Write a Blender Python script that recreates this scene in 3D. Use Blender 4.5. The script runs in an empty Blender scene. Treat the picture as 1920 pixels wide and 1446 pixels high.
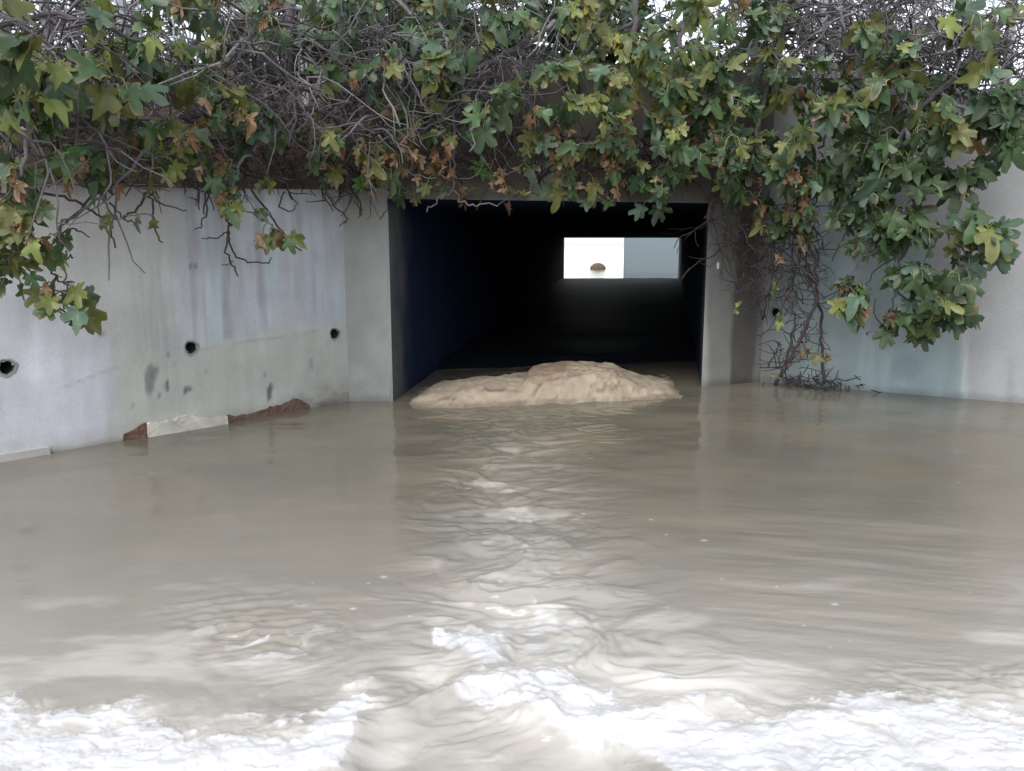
import bpy, math, random
import numpy as np
from mathutils import Vector, Matrix
random.seed(11)
rng = np.random.default_rng(7)
S = bpy.context.scene
COL = S.collection

# ------------------------------------------------------------------ camera, sky, sun, exposure
FPX = 1507.0; CX = 960.0; CY = 723.0; CAMZ = 1.4
PITCH = math.atan(263.0 / FPX)
cam_d = bpy.data.cameras.new("camera"); cam = bpy.data.objects.new("camera", cam_d); COL.objects.link(cam)
cam_d.sensor_fit = 'HORIZONTAL'; cam_d.sensor_width = 36.0; cam_d.lens = 36.0 * FPX / 1920.0
cam_d.clip_start = 0.05; cam_d.clip_end = 3000
cam.location = (0, 0, CAMZ); cam.rotation_euler = (math.pi / 2 - PITCH, 0, 0)
S.camera = cam
SUN_EL = math.radians(52); SUN_AZ = math.radians(200)     # azimuth: compass, +Y = 0, clockwise
w = bpy.data.worlds.new("World"); S.world = w; w.use_nodes = True
nt = w.node_tree; nt.nodes.clear()
sky = nt.nodes.new('ShaderNodeTexSky'); sky.sky_type = 'NISHITA'; sky.sun_disc = False
sky.sun_elevation = SUN_EL; sky.sun_rotation = SUN_AZ; sky.dust_density = 1.0; sky.air_density = 1.0
hs = nt.nodes.new('ShaderNodeHueSaturation'); hs.inputs['Saturation'].default_value = 0.30
bg = nt.nodes.new('ShaderNodeBackground'); bg.inputs['Strength'].default_value = 0.15
wo = nt.nodes.new('ShaderNodeOutputWorld')
nt.links.new(sky.outputs[0], hs.inputs['Color']); nt.links.new(hs.outputs[0], bg.inputs['Color']); nt.links.new(bg.outputs[0], wo.inputs['Surface'])
sl = bpy.data.lights.new("sun", 'SUN'); sl.energy = 1.0; sl.angle = math.radians(25); sl.color = (1.0, 0.965, 0.92)
so = bpy.data.objects.new("sun", sl); COL.objects.link(so)
sd = Vector((math.sin(SUN_AZ) * math.cos(SUN_EL), math.cos(SUN_AZ) * math.cos(SUN_EL), math.sin(SUN_EL)))
so.rotation_euler = (-sd).to_track_quat('-Z', 'Y').to_euler(); so.location = (0, -5, 20)
S.view_settings.view_transform = 'Standard'; S.view_settings.look = 'None'
S.view_settings.exposure = 0.93; S.view_settings.gamma = 1.0; S.view_settings.use_curve_mapping = False
S.cycles.max_bounces = 7; S.cycles.transparent_max_bounces = 4; S.cycles.use_denoising = True

# ------------------------------------------------------------------ helpers
CP, SP = math.cos(PITCH), math.sin(PITCH)
def ray(px, py):
    a = (px - CX) / FPX; b = -(py - CY) / FPX
    return np.array([a, CP + b * SP, -SP + b * CP])
def at(px, py, depth):                      # world point on the line of sight at world y = depth
    r = ray(px, py); t = depth / r[1]
    return np.array([0, 0, CAMZ]) + r * t
def on_z(px, py, z=0.0):
    r = ray(px, py); t = (z - CAMZ) / r[2]
    return np.array([0, 0, CAMZ]) + r * t
def proj(P):                                 # world -> photo pixels (arrays)
    x = P[..., 0]; y = P[..., 1]; z = P[..., 2] - CAMZ
    f = y * CP - z * SP; u = y * SP + z * CP
    f = np.where(f < 1e-3, 1e-3, f)
    return CX + FPX * x / f, CY - FPX * u / f

_perm = np.random.default_rng(3).permutation(4096).astype(np.int64)
_val = np.random.default_rng(5).random(4096)
def vnoise(x, y, seed=0):
    x = np.asarray(x, float); y = np.asarray(y, float)
    xi = np.floor(x).astype(np.int64); yi = np.floor(y).astype(np.int64)
    fx = x - xi; fy = y - yi
    fx = fx * fx * fx * (fx * (fx * 6 - 15) + 10); fy = fy * fy * fy * (fy * (fy * 6 - 15) + 10)
    def h(i, j): return _val[_perm[(i + _perm[(j + seed * 131) & 4095]) & 4095]]
    a = h(xi, yi); b = h(xi + 1, yi); c = h(xi, yi + 1); d = h(xi + 1, yi + 1)
    return (a * (1 - fx) + b * fx) * (1 - fy) + (c * (1 - fx) + d * fx) * fy
def fbm(x, y, seed=0, o=4, g=0.5):
    s = 0; a = 1; t = 0; k = 1.0
    for i in range(o):
        s = s + a * vnoise(x * k + 17.3 * i, y * k - 9.1 * i, seed + i); t += a; a *= g; k *= 2.03
    return s / t
def sstep(a, b, x):
    t = np.clip((x - a) / (b - a), 0, 1); return t * t * (3 - 2 * t)
def pl(x, pts):
    return np.interp(x, [p[0] for p in pts], [p[1] for p in pts])
def poly_sd(px, py, poly):                   # signed distance, + inside
    px = np.asarray(px, float); py = np.asarray(py, float)
    d = np.full(px.shape, 1e9); ins = np.zeros(px.shape, bool); n = len(poly)
    for i in range(n):
        x0, y0 = poly[i]; x1, y1 = poly[(i + 1) % n]
        ex, ey = x1 - x0, y1 - y0
        t = np.clip(((px - x0) * ex + (py - y0) * ey) / (ex * ex + ey * ey + 1e-9), 0, 1)
        d = np.minimum(d, np.hypot(px - x0 - t * ex, py - y0 - t * ey))
        c = (y0 > py) != (y1 > py)
        with np.errstate(divide='ignore', invalid='ignore'):
            ins ^= c & (px < (x1 - x0) * (py - y0) / (y1 - y0 + 1e-12) + x0)
    return np.where(ins, d, -d)

def mesh_obj(name, V, F, mat=None, parent=None, smooth=True, cols=None, floats=None):
    me = bpy.data.meshes.new(name)
    V = np.asarray(V, np.float32)
    if isinstance(F, np.ndarray):
        k = F.shape[1]; n = len(F)
        me.vertices.add(len(V)); me.vertices.foreach_set('co', V.ravel())
        me.loops.add(n * k); me.loops.foreach_set('vertex_index', F.astype(np.int32).ravel())
        me.polygons.add(n); me.polygons.foreach_set('loop_start', np.arange(0, n * k, k, dtype=np.int32))
        me.update(calc_edges=True)
    else:
        me.from_pydata(V.tolist(), [], F); me.update()
    me.validate()
    me.polygons.foreach_set('use_smooth', np.full(len(me.polygons), smooth))
    if cols is not None:
        a = me.color_attributes.new('tint', 'FLOAT_COLOR', 'POINT')
        c = np.ones((len(V), 4), np.float32); c[:, :3] = cols; a.data.foreach_set('color', c.ravel())
    for k, v in (floats or {}).items():
        a = me.attributes.new(k, 'FLOAT', 'POINT'); a.data.foreach_set('value', np.asarray(v, np.float32))
    o = bpy.data.objects.new(name, me); COL.objects.link(o)
    if mat: me.materials.append(mat)
    if parent: o.parent = parent
    return o
def empty(name, loc=(0, 0, 0)):
    o = bpy.data.objects.new(name, None); COL.objects.link(o); o.empty_display_size = 0.2
    return o
def tag(o, label=None, cat=None, group=None, kind=None):
    if label: o['label'] = label
    if cat: o['category'] = cat
    if group: o['group'] = group
    if kind: o['kind'] = kind
    return o

class Acc:                                   # collects pieces of ONE part
    def __init__(s): s.V = []; s.F = []; s.C = []; s.n = 0
    def add(s, V, F, c):
        V = np.asarray(V); s.V.append(V); s.F.append(np.asarray(F) + s.n); s.n += len(V)
        c = np.asarray(c, float)
        s.C.append(np.tile(c, (len(V), 1)) if c.ndim == 1 else c)
    def tube(s, P, R, c, k=6):
        P = np.asarray(P, float); m = len(P); R = np.broadcast_to(np.asarray(R, float), (m,))
        T = np.gradient(P, axis=0); T /= np.linalg.norm(T, axis=1)[:, None] + 1e-9
        ref = np.array([0.31, 0.22, 0.92]) if abs(T[0][2]) < 0.85 else np.array([0.9, 0.3, 0.1])
        V = []
        a = np.arange(k) * 2 * math.pi / k
        for i in range(m):
            n1 = np.cross(T[i], ref); n1 /= np.linalg.norm(n1) + 1e-9; ref2 = np.cross(n1, T[i]); ref = ref2
            V.append(P[i] + R[i] * (np.cos(a)[:, None] * n1 + np.sin(a)[:, None] * ref2))
        V = np.concatenate(V)
        q = np.arange(k); F = []
        for i in range(m - 1):
            F.append(np.stack([i * k + q, i * k + (q + 1) % k, (i + 1) * k + (q + 1) % k, (i + 1) * k + q], 1))
        F = np.concatenate(F)
        V = np.concatenate([V, P[:1], P[-1:]]); b = len(V) - 2
        cap1 = np.stack([np.full(k, b), q * 0 + b, (q + 1) % k, q], 1)
        cap2 = np.stack([np.full(k, b + 1), q * 0 + b + 1, (m - 1) * k + q, (m - 1) * k + (q + 1) % k], 1)
        c = np.asarray(c, float)
        s.add(V, F, c); s.capt = getattr(s, 'capt', [])
        off = s.n - len(V)
        s.capt.append(np.concatenate([cap1[:, 1:], cap2[:, 1:]]) + off)
    def box(s, lo, hi, c, M=None):
        x0, y0, z0 = lo; x1, y1, z1 = hi
        V = np.array([[x0, y0, z0], [x1, y0, z0], [x1, y1, z0], [x0, y1, z0], [x0, y0, z1], [x1, y0, z1], [x1, y1, z1], [x0, y1, z1]], float)
        if M is not None: V = V @ M[0].T + M[1]
        s.add(V, np.array([[0, 3, 2, 1], [4, 5, 6, 7], [0, 1, 5, 4], [1, 2, 6, 5], [2, 3, 7, 6], [3, 0, 4, 7]]), c)
    def build(s, name, mat, parent=None, smooth=True):
        V = np.concatenate(s.V); C = np.concatenate(s.C)
        fl = []
        for F in s.F: fl += F.tolist()
        for F in getattr(s, 'capt', []): fl += F.tolist()
        return mesh_obj(name, V, fl, mat, parent, smooth, cols=C)

# ------------------------------------------------------------------ materials
def mat_new(name):
    m = bpy.data.materials.new(name); m.use_nodes = True; n = m.node_tree; n.nodes.clear()
    o = n.nodes.new('ShaderNodeOutputMaterial'); b = n.nodes.new('ShaderNodeBsdfPrincipled')
    n.links.new(b.outputs[0], o.inputs[0]); return m, n, b, o
def N(n, t, **kw):
    x = n.nodes.new(t)
    for k, v in kw.items():
        if k in x.inputs: x.inputs[k].default_value = v
        else: setattr(x, k, v)
    return x
def mixc(n, fac, a, b, mode='MIX'):
    x = n.nodes.new('ShaderNodeMix'); x.data_type = 'RGBA'; x.blend_type = mode
    for sock, v in ((x.inputs[0], fac), (x.inputs[6], a), (x.inputs[7], b)):
        if hasattr(v, 'is_linked') or hasattr(v, 'links'): n.links.new(v, sock)
        else: sock.default_value = v if not isinstance(v, tuple) else (*v, 1)[:4]
    return x.outputs[2]
def ramp(n, v, stops):
    x = n.nodes.new('ShaderNodeValToRGB'); e = x.color_ramp.elements
    while len(e) < len(stops): e.new(0.5)
    for i, (p, c) in enumerate(stops):
        e[i].position = p; e[i].color = (c, c, c, 1) if not isinstance(c, tuple) else (*c, 1)
    n.links.new(v, x.inputs[0]); return x.outputs[0]
def tinted(name, rough=0.8, spec=0.3, nscale=9.0, lo=0.75, hi=1.2, bump=0.0, bscale=40.0, stretch=(1, 1, 1), trans=0.0, dist=0.01):
    m, n, b, o = mat_new(name)
    at_ = N(n, 'ShaderNodeAttribute', attribute_name='tint')
    tc = N(n, 'ShaderNodeTexCoord'); mp = N(n, 'ShaderNodeMapping'); mp.inputs['Scale'].default_value = stretch
    n.links.new(tc.outputs['Object'], mp.inputs[0])
    nz = N(n, 'ShaderNodeTexNoise'); nz.inputs['Scale'].default_value = nscale; nz.inputs['Detail'].default_value = 6; nz.inputs['Roughness'].default_value = 0.65
    n.links.new(mp.outputs[0], nz.inputs['Vector'])
    r = ramp(n, nz.outputs['Fac'], [(0.25, lo), (0.75, hi)])
    c = mixc(n, 1.0, at_.outputs['Color'], r, 'MULTIPLY')
    n.links.new(c, b.inputs['Base Color'])
    b.inputs['Roughness'].default_value = rough; b.inputs['Specular IOR Level'].default_value = spec
    if bump:
        nb = N(n, 'ShaderNodeTexNoise'); nb.inputs['Scale'].default_value = bscale; nb.inputs['Detail'].default_value = 8
        n.links.new(tc.outputs['Object'], nb.inputs['Vector'])
        bp = N(n, 'ShaderNodeBump'); bp.inputs['Strength'].default_value = bump; bp.inputs['Distance'].default_value = dist
        n.links.new(nb.outputs['Fac'], bp.inputs['Height']); n.links.new(bp.outputs[0], b.inputs['Normal'])
    if trans:
        t = N(n, 'ShaderNodeBsdfTranslucent'); ms = N(n, 'ShaderNodeMixShader'); ms.inputs[0].default_value = trans
        n.links.new(c, t.inputs['Color']); n.links.new(b.outputs[0], ms.inputs[1]); n.links.new(t.outputs[0], ms.inputs[2])
        n.links.new(ms.outputs[0], o.inputs[0])
    return m
M_CONC = tinted('stained_concrete', 0.85, 0.25, 45.0, 0.92, 1.07, 0.5, 90.0, dist=0.004)
M_BARK = tinted('grey_bark', 0.85, 0.2, 30.0, 0.65, 1.35, 0.5, 120.0, dist=0.003)
M_LEAF = tinted('fig_leaf', 0.42, 0.45, 14.0, 0.75, 1.25, 0.25, 60.0, trans=0.22, dist=0.004)
M_DRY = tinted('dry_leaf', 0.8, 0.2, 20.0, 0.7, 1.25, 0.3, 50.0, trans=0.2, dist=0.004)
M_SOIL = tinted('brown_soil', 0.95, 0.1, 12.0, 0.55, 1.4, 0.9, 35.0, dist=0.03)
M_ROCK = tinted('sandy_rock', 0.9, 0.15, 9.0, 0.8, 1.15, 0.6, 30.0, dist=0.012)
M_METAL = tinted('galvanised_steel', 0.5, 0.4, 20.0, 0.85, 1.1)
M_DARK = tinted('shade_dark_concrete', 0.95, 0.1, 3.0, 0.7, 1.2, 0.3, 20.0)  # tunnel lining, dark tint standing in for shade

# ------------------------------------------------------------------ plan of the walls (water level z = 0)
pB = on_z(655, 753)[:2]; pC = on_z(737, 753)[:2]; pD = on_z(1315, 726)[:2]; pE = on_z(1425, 717)[:2]; pF = on_z(1920, 757)[:2]
pA = on_z(0, 866)[:2]
pA0 = pB + (pA - pB) * 1.9; pF1 = pE + (pF - pE) * 2.2
LINE = [pA0, pB, pC, pD, pE, pF1]
def wall_depth(px):                          # world y where the wall face stands along a pixel column
    a = (px - CX) / FPX
    for i in range(len(LINE) - 1):
        P, Q = LINE[i], LINE[i + 1]
        # approx: pixel column fixed by x / y (pitch is small)
        d = Q - P; k = a / 0.985
        den = d[0] - k * d[1]
        if abs(den) < 1e-9: continue
        t = (k * P[1] - P[0]) / den
        if -1e-6 <= t <= 1 + 1e-6: return float(P[1] + t * d[1])
    return float(pA[1] if px < 0 else pF[1])

def wall_grid(pts, top, step, colf, holes=(), opening=None, zbot=-0.6, thick=0.35):
    """face grid along a poly-line of plan points with a top profile, plus cap and back: returns V,F,C"""
    s_pts = [0.0]
    for a, b in zip(pts[:-1], pts[1:]): s_pts.append(s_pts[-1] + float(np.linalg.norm(b - a)))
    ss = []
    for a, b in zip(s_pts[:-1], s_pts[1:]):
        n = max(1, int(round((b - a) / step))); ss += list(np.linspace(a, b, n, endpoint=False))
    ss.append(s_pts[-1]); ss = np.array(ss)
    X = np.interp(ss, s_pts, [p[0] for p in pts]); Y = np.interp(ss, s_pts, [p[1] for p in pts])
    tz = np.array([top(s) for s in ss]); zmax = tz.max()
    nz = int((zmax - zbot) / step)
    base = np.linspace(0, 1, nz + 1)
    Z = zbot + np.outer(base, np.ones_like(ss)) * (tz - zbot)
    if opening:                              # snap a grid row to the soffit for columns in it
        s0, s1, zs = opening
        for j, s in enumerate(ss):
            if s0 - 1e-6 <= s <= s1 + 1e-6:
                k = int(nz * 0.55)
                Z[:k + 1, j] = np.linspace(zbot, zs, k + 1); Z[k:, j] = np.linspace(zs, tz[j], nz + 1 - k)
    XX = np.tile(X, (nz + 1, 1)); YY = np.tile(Y, (nz + 1, 1))
    V = np.stack([XX, YY, Z], -1).reshape(-1, 3)
    m = len(ss)
    idx = np.arange((nz + 1) * m).reshape(nz + 1, m)
    F = np.stack([idx[:-1, :-1], idx[:-1, 1:], idx[1:, 1:], idx[1:, :-1]], -1).reshape(-1, 4)
    keep = np.ones(len(F), bool)
    ctr = V[F].mean(1); sc = np.tile(0.5 * (ss[:-1] + ss[1:]), nz)
    if opening:
        s0, s1, zs = opening
        keep &= ~((sc > s0) & (sc < s1) & (ctr[:, 2] < zs))
    for (h, r) in holes: keep &= np.linalg.norm(ctr - h, axis=1) > r
    F = F[keep]
    # cap + back (simple strip pushed back along the local normal)
    d = np.gradient(np.stack([X, Y], 1), axis=0); d /= np.linalg.norm(d, axis=1)[:, None]
    nrm = np.stack([-d[:, 1], d[:, 0]], 1)
    Bt = np.stack([X + nrm[:, 0] * thick, Y + nrm[:, 1] * thick, tz], 1); n0 = len(V)
    V2 = np.concatenate([V, Bt]); bi = n0 + np.arange(m)
    cap = np.stack([idx[-1, :-1], idx[-1, 1:], bi[1:], bi[:-1]], 1)
    F = np.concatenate([F, cap])
    C = colf(V2)
    return V2, F, C

# ---- wall colours: own stains, streaks, paint-over patches
def streaks(u, z, sd, fx=14.0, fz=0.7): return fbm(u * fx, z * fz, sd, 3)
def blend(C, m, col): return C * (1 - m[:, None]) + np.asarray(col) * m[:, None]
def left_cols(V):
    px, py = proj(V); u = V[:, 1]; z = V[:, 2]
    n = fbm(u * 1.7, z * 1.7, 3, 4); n2 = fbm(u * 7, z * 7, 9, 4)
    C = np.tile([0.40, 0.405, 0.40], (len(V), 1)) * (0.90 + 0.2 * n)[:, None]
    e = (n2 - 0.5) * 30
    zone = sstep(0, 18, poly_sd(px + e * .5, py + e * .4, [(322, 300), (668, 300), (652, 606), (500, 622), (372, 655), (322, 610)]))
    st = streaks(u, z, 21)
    C = blend(C, zone * 0.9, [0.395, 0.402, 0.435])
    C *= (1 - 0.22 * zone * sstep(0.5, 0.72, st) * sstep(560, 420, np.abs(px - 420) * 2 + 300))[:, None]
    C = blend(C, zone * sstep(0.52, 0.7, streaks(u, z, 33, 18)) * 0.45, [0.42, 0.50, 0.56])
    z2 = sstep(-4, 22, poly_sd(px + e, py + e, [(-400, 300), (40, 470), (210, 640), (212, 870), (-400, 1000)]))
    C = blend(C, z2 * 0.8, [0.45, 0.46, 0.505])
    C *= (1 - .16 * sstep(.55, .75, fbm(u * 30, z * 1.3, 57, 3)) * sstep(.4, .6, fbm(u * 3, z, 58, 2)))[:, None]
    z3 = sstep(0, 10, poly_sd(px + e * .3, py + e * .3, [(214, 640), (330, 655), (740, 600), (740, 800), (214, 900)]))
    C = blend(C, z3 * 0.75, [0.375, 0.385, 0.345])
    ol = np.exp(-((px - 260) / 75) ** 2 - ((py - 590) / 50) ** 2)
    C = blend(C, ol * 0.5, [0.31, 0.31, 0.29])
    wh = np.exp(-((px - 70 + (py - 650) * 0.03) / 14) ** 2 - ((py - 640) / 80) ** 2) + 0.8 * np.exp(-((px - 75) / 28) ** 2 - ((py - 705) / 40) ** 2)
    C = blend(C, np.clip(wh * 0.7 * (0.6 + 0.8 * n2), 0, 1), [0.56, 0.57, 0.63])
    # joint under the upper pour
    jy = pl(px, [(-200, 720), (80, 742), (214, 690), (320, 663), (652, 612), (760, 600)])
    C *= (1 - 0.22 * np.exp(-((py - jy) / 2.6) ** 2) * sstep(0.38, 0.6, n2))[:, None]
    # dark scabs and drips
    for (bx, by, rx, ry, k) in [(281, 712, 9, 32, .6), (291, 700, 6, 16, .5), (314, 724, 5, 11, .8), (352, 730, 9, 6, .7), (346, 736, 4, 5, .7), (298, 742, 3, 4, .6),
                                (507, 736, 5, 20, .85), (190, 626, 7, 7, .4), (312, 664, 3, 8, .5), (495, 703, 3, 5, .5), (584, 682, 4, 12, .3), (430, 512, 3, 30, .25),
                                (365, 498, 4, 5, .5), (356, 499, 3, 5, .5), (324, 684, 3, 4, .5), (383, 696, 2, 5, .4), (250, 760, 5, 6, .3)]:
        q = ((px - bx + e * .25) / rx) ** 2 + ((py - by + e * .3) / ry) ** 2
        C = blend(C, sstep(1.5, 0.5, q) * k, [0.075, 0.075, 0.08])
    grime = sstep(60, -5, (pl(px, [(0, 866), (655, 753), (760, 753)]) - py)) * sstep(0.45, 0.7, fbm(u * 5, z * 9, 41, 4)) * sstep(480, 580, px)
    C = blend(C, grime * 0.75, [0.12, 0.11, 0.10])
    s_ = np.hypot(V[:, 0] - pA0[0], V[:, 1] - pA0[1])
    for k_ in (1.3, 3.75, 5.1):
        C *= (1 - .16 * np.exp(-((s_ - k_) / .007) ** 2) * sstep(.3, .6, n2))[:, None]
    tide = sstep(0.16, 0.05, z + .09 * (n2 - .5)); C = blend(C, tide * .4, [.27, .25, .205])
    wet = sstep(0.06, 0.0, z + 0.05 * (n2 - .5)); C *= (1 - 0.4 * wet)[:, None]
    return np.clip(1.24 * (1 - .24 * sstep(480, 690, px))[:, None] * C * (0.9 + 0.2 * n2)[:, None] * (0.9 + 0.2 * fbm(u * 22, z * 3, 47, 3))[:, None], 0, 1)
def head_cols(V):
    px, py = proj(V); u = V[:, 0]; z = V[:, 2]
    n = fbm(u * 2.2, z * 2.2, 13, 4); n2 = fbm(u * 8, z * 8, 19, 4)
    C = np.tile([0.285, 0.295, 0.28], (len(V), 1)) * (0.75 + 0.5 * n)[:, None]
    # brown earth-stained parapet over the opening
    up = sstep(1.86, 2.0, z + 0.25 * (n2 - 0.5))
    C = blend(C, up * 0.93, [0.098, 0.084, 0.078])
    C = blend(C, up * sstep(0.5, 0.66, fbm(u * 2.6, z * 1.6, 55, 4)) * 0.55, [0.19, 0.18, 0.19])
    li = sstep(0, 6, poly_sd(px + 20 * (n2 - .5), py, [(985, 300), (1075, 300), (1078, 380), (985, 380)]))
    C = blend(C, li * 0.7, [0.29, 0.285, 0.26])
    dk = sstep(1.9, 1.84, z) * sstep(1.73, 1.79, z) * sstep(740, 760, px)
    C = blend(C, sstep(1.70, 1.84, z + .1 * (n2 - .5)) * sstep(728, 745, px) * .85 * (1 - li), [0.095, 0.082, 0.07])
    # right pier: dark run-off stain
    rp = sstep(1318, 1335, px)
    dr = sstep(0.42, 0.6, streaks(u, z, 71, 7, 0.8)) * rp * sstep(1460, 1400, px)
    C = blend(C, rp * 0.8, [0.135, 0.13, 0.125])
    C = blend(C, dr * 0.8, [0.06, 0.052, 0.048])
    wet = sstep(0.10, 0.0, z + 0.04 * (n2 - .5)); C *= (1 - 0.35 * wet)[:, None]
    return np.clip(C * (0.9 + 0.2 * n2)[:, None], 0, 1)
def right_cols(V):
    px, py = proj(V); u = V[:, 0]; z = V[:, 2]
    n = fbm(u * 1.6, z * 1.6, 23, 4); n2 = fbm(u * 8, z * 8, 29, 4)
    C = np.tile([0.34, 0.345, 0.35], (len(V), 1)) * (0.85 + 0.3 * n)[:, None]
    e = (n2 - .5) * 26
    teal = sstep(-2, 14, poly_sd(px + e * .4, py + e, [(1430, 280), (1640, 260), (1720, 420), (1800, 600), (1814, 800), (1430, 800)]))
    C = blend(C, teal * 0.8, [0.27, 0.345, 0.36])
    C = blend(C, teal * sstep(0.5, 0.68, streaks(u, z, 61, 9)) * 0.5, [0.36, 0.44, 0.47])
    C = blend(C, sstep(1.2, .3, ((px - 1700) / 34) ** 2 + ((py - 690) / 26) ** 2) * 0.4, [0.2, 0.27, 0.31])
    ed = np.exp(-((px - 1809 + e * .2) / 5) ** 2) * sstep(600, 650, py)
    C = blend(C, ed * 0.55, [0.52, 0.6, 0.62])
    gr = sstep(1440, 1480, px) * sstep(1600, 1520, px) * sstep(90, 10, pl(px, [(1425, 717), (1920, 757)]) - py) * sstep(0.4, 0.65, fbm(u * 6, z * 6, 77, 4))
    C = blend(C, gr * 0.8, [0.08, 0.075, 0.07])
    C = blend(C, np.exp(-((px - 1895 + e * .3) / 8) ** 2) * sstep(660, 720, py) * .35, [0.18, 0.18, 0.18])
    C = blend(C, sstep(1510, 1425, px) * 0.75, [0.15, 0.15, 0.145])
    jn = np.exp(-((z - 1.32) / 0.006) ** 2); C *= (1 - 0.2 * jn * sstep(.4, .6, n2))[:, None]
    wet = sstep(0.09, 0.0, z + 0.04 * (n2 - .5)); C *= (1 - 0.3 * wet)[:, None]
    return np.clip(C * (0.92 + 0.16 * n2)[:, None], 0, 1)

# wall tops
LA = float(np.linalg.norm(pB - pA0)); LB = float(np.linalg.norm(pC - pB)); LO = float(np.linalg.norm(pD - pC)); LR = float(np.linalg.norm(pE - pD)); LF = float(np.linalg.norm(pF1 - pE))
def point_on(P, Q, px):                      # plan point on segment under a pixel column
    y = wall_depth(px); t = (y - P[1]) / (Q[1] - P[1]); return P + (Q - P) * t
def zat(px, py, y): return float(at(px, py, y)[2])
def s_left(px): return float(np.linalg.norm(point_on(pA0, pB, px) - pA0))
ltop = [(0.0, 1.35), (s_left(-120), 1.52), (s_left(15), zat(15, 395, wall_depth(15))), (s_left(50), zat(50, 378, wall_depth(50))),
        (s_left(100), zat(100, 348, wall_depth(100))), (s_left(125), zat(125, 340, wall_depth(125))), (s_left(320), zat(320, 347, wall_depth(320))), (LA, zat(655, 352, pB[1]))]
def rough_top(s): return float(pl(s, ltop)) + 0.012 * (float(fbm(s * 9, 0.3, 5, 3)) - 0.5)
HOLE_L = [(16, 689), (363, 652), (631, 626)]
HR = 0.049
def on_wall(P, Q, px, py):
    p = point_on(P, Q, px); return np.array([p[0], p[1], zat(px, py, p[1])])
holesL = [on_wall(pA0, pB, *h) for h in HOLE_L]
tL = zat(655, 352, pB[1])
ZS = 1.80
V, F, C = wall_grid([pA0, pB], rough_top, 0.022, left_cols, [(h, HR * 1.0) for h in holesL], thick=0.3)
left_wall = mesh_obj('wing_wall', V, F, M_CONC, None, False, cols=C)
tag(left_wall, 'long pale grey concrete wing wall with three drain holes, left of the tunnel', 'wall')
def head_top(s):
    if s < LB + 0.03: return tL
    return 3.02 + 0.03 * (float(fbm(s * 4, .7, 8, 3)) - .5)
V, F, C = wall_grid([pB, pC, pD, pE], head_top, 0.03, head_cols, opening=(LB, LB + LO, ZS), thick=0.3)
head = mesh_obj('headwall', V, F, M_CONC, None, False, cols=C)
tag(head, 'brown stained concrete headwall framing the dark tunnel mouth', 'wall')
def right_top(s):
    pE_z = 3.0; px_s = [(0, 3.0)]
    q = point_on(pE, pF1, 1640); s1 = float(np.linalg.norm(q - pE)); q2 = point_on(pE, pF1, 1800); s2 = float(np.linalg.norm(q2 - pE)); q3 = point_on(pE, pF1, 1918); s3 = float(np.linalg.norm(q3 - pE))
    return float(pl(s, [(0, 3.0), (s1, zat(1640, 150, q[1])), (s2, zat(1800, 192, q2[1])), (s3, zat(1918, 222, q3[1])), (LF, 1.7)]))
holeR = on_wall(pE, pF1, 1447, 586)
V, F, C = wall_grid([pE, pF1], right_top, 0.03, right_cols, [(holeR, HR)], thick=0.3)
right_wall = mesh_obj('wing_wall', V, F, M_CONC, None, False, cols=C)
tag(right_wall, 'tall grey wing wall with blue green patch, right of the tunnel behind hanging fig', 'wall')

# coping of the right wing
def strip_along(pts3, w, h, col, out):       # a coping bar following 3D points, cross-section w (back) x h
    A = Acc(); P = np.array(pts3); d = np.gradient(P[:, :2], axis=0); d /= np.linalg.norm(d, axis=1)[:, None]
    nb = np.stack([-d[:, 1], d[:, 0]], 1); rows = []
    for p, n in zip(P, nb):
        f = np.array([p[0] - n[0] * out, p[1] - n[1] * out]); b = f + n * w
        rows += [[f[0], f[1], p[2]], [b[0], b[1], p[2]], [b[0], b[1], p[2] + h], [f[0], f[1], p[2] + h]]
    V = np.array(rows); m = len(P); F = []
    for i in range(m - 1):
        for k in range(4): F.append([i * 4 + k, i * 4 + (k + 1) % 4, i * 4 + 4 + (k + 1) % 4, i * 4 + 4 + k])
    F += [[0, 1, 2, 3], [(m - 1) * 4 + k for k in (3, 2, 1, 0)]]
    A.add(V, F, col); return A
cop = []
for s in np.linspace(0.02, LF, 60):
    p = pE + (pF1 - pE) * (s / LF); cop.append([p[0], p[1], right_top(s) + 0.002])
strip_along(cop, 0.36, 0.07, [0.42, 0.42, 0.42], 0.025).build('coping', M_CONC, right_wall, False)

# weep holes: rim + recessed pipe
def weep(center, P, Q, parent):
    d = (Q - P) / np.linalg.norm(Q - P); n = np.array([d[1], -d[0], 0]); t = np.array([d[0], d[1], 0]); u = np.array([0, 0, 1.0])
    k = 20; a = np.arange(k) * 2 * math.pi / k; rows = []
    prof = [(HR * 1.42, -0.002), (HR * 1.36, 0.002), (HR * 0.9, 0.004), (HR * 0.84, -0.004), (HR * 0.82, -0.28), (0.002, -0.28)]
    V = []; 
    for r, o in prof:
        jit = 1 + 0.06 * np.sin(a * 3 + 1) + 0.04 * np.sin(a * 7)
        V.append(center + n * o + (r * jit * np.cos(a))[:, None] * t + (r * jit * np.sin(a))[:, None] * u)
    V = np.concatenate(V); q = np.arange(k); F = []
    for i in range(len(prof) - 1): F.append(np.stack([i * k + q, i * k + (q + 1) % k, (i + 1) * k + (q + 1) % k, (i + 1) * k + q], 1))
    C = np.tile([0.42, 0.425, 0.43] if parent is left_wall else [.2, .22, .22], (len(V), 1)); C[k * 2:] = [0.16, 0.16, 0.16]; C[k * 3:] = [0.03, 0.03, 0.033]
    mesh_obj('weep_hole', V, np.concatenate(F), M_CONC, parent, True, cols=C)
for h in holesL: weep(h, pA0, pB, left_wall)
weep(holeR, pE, pF1, right_wall)

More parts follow.
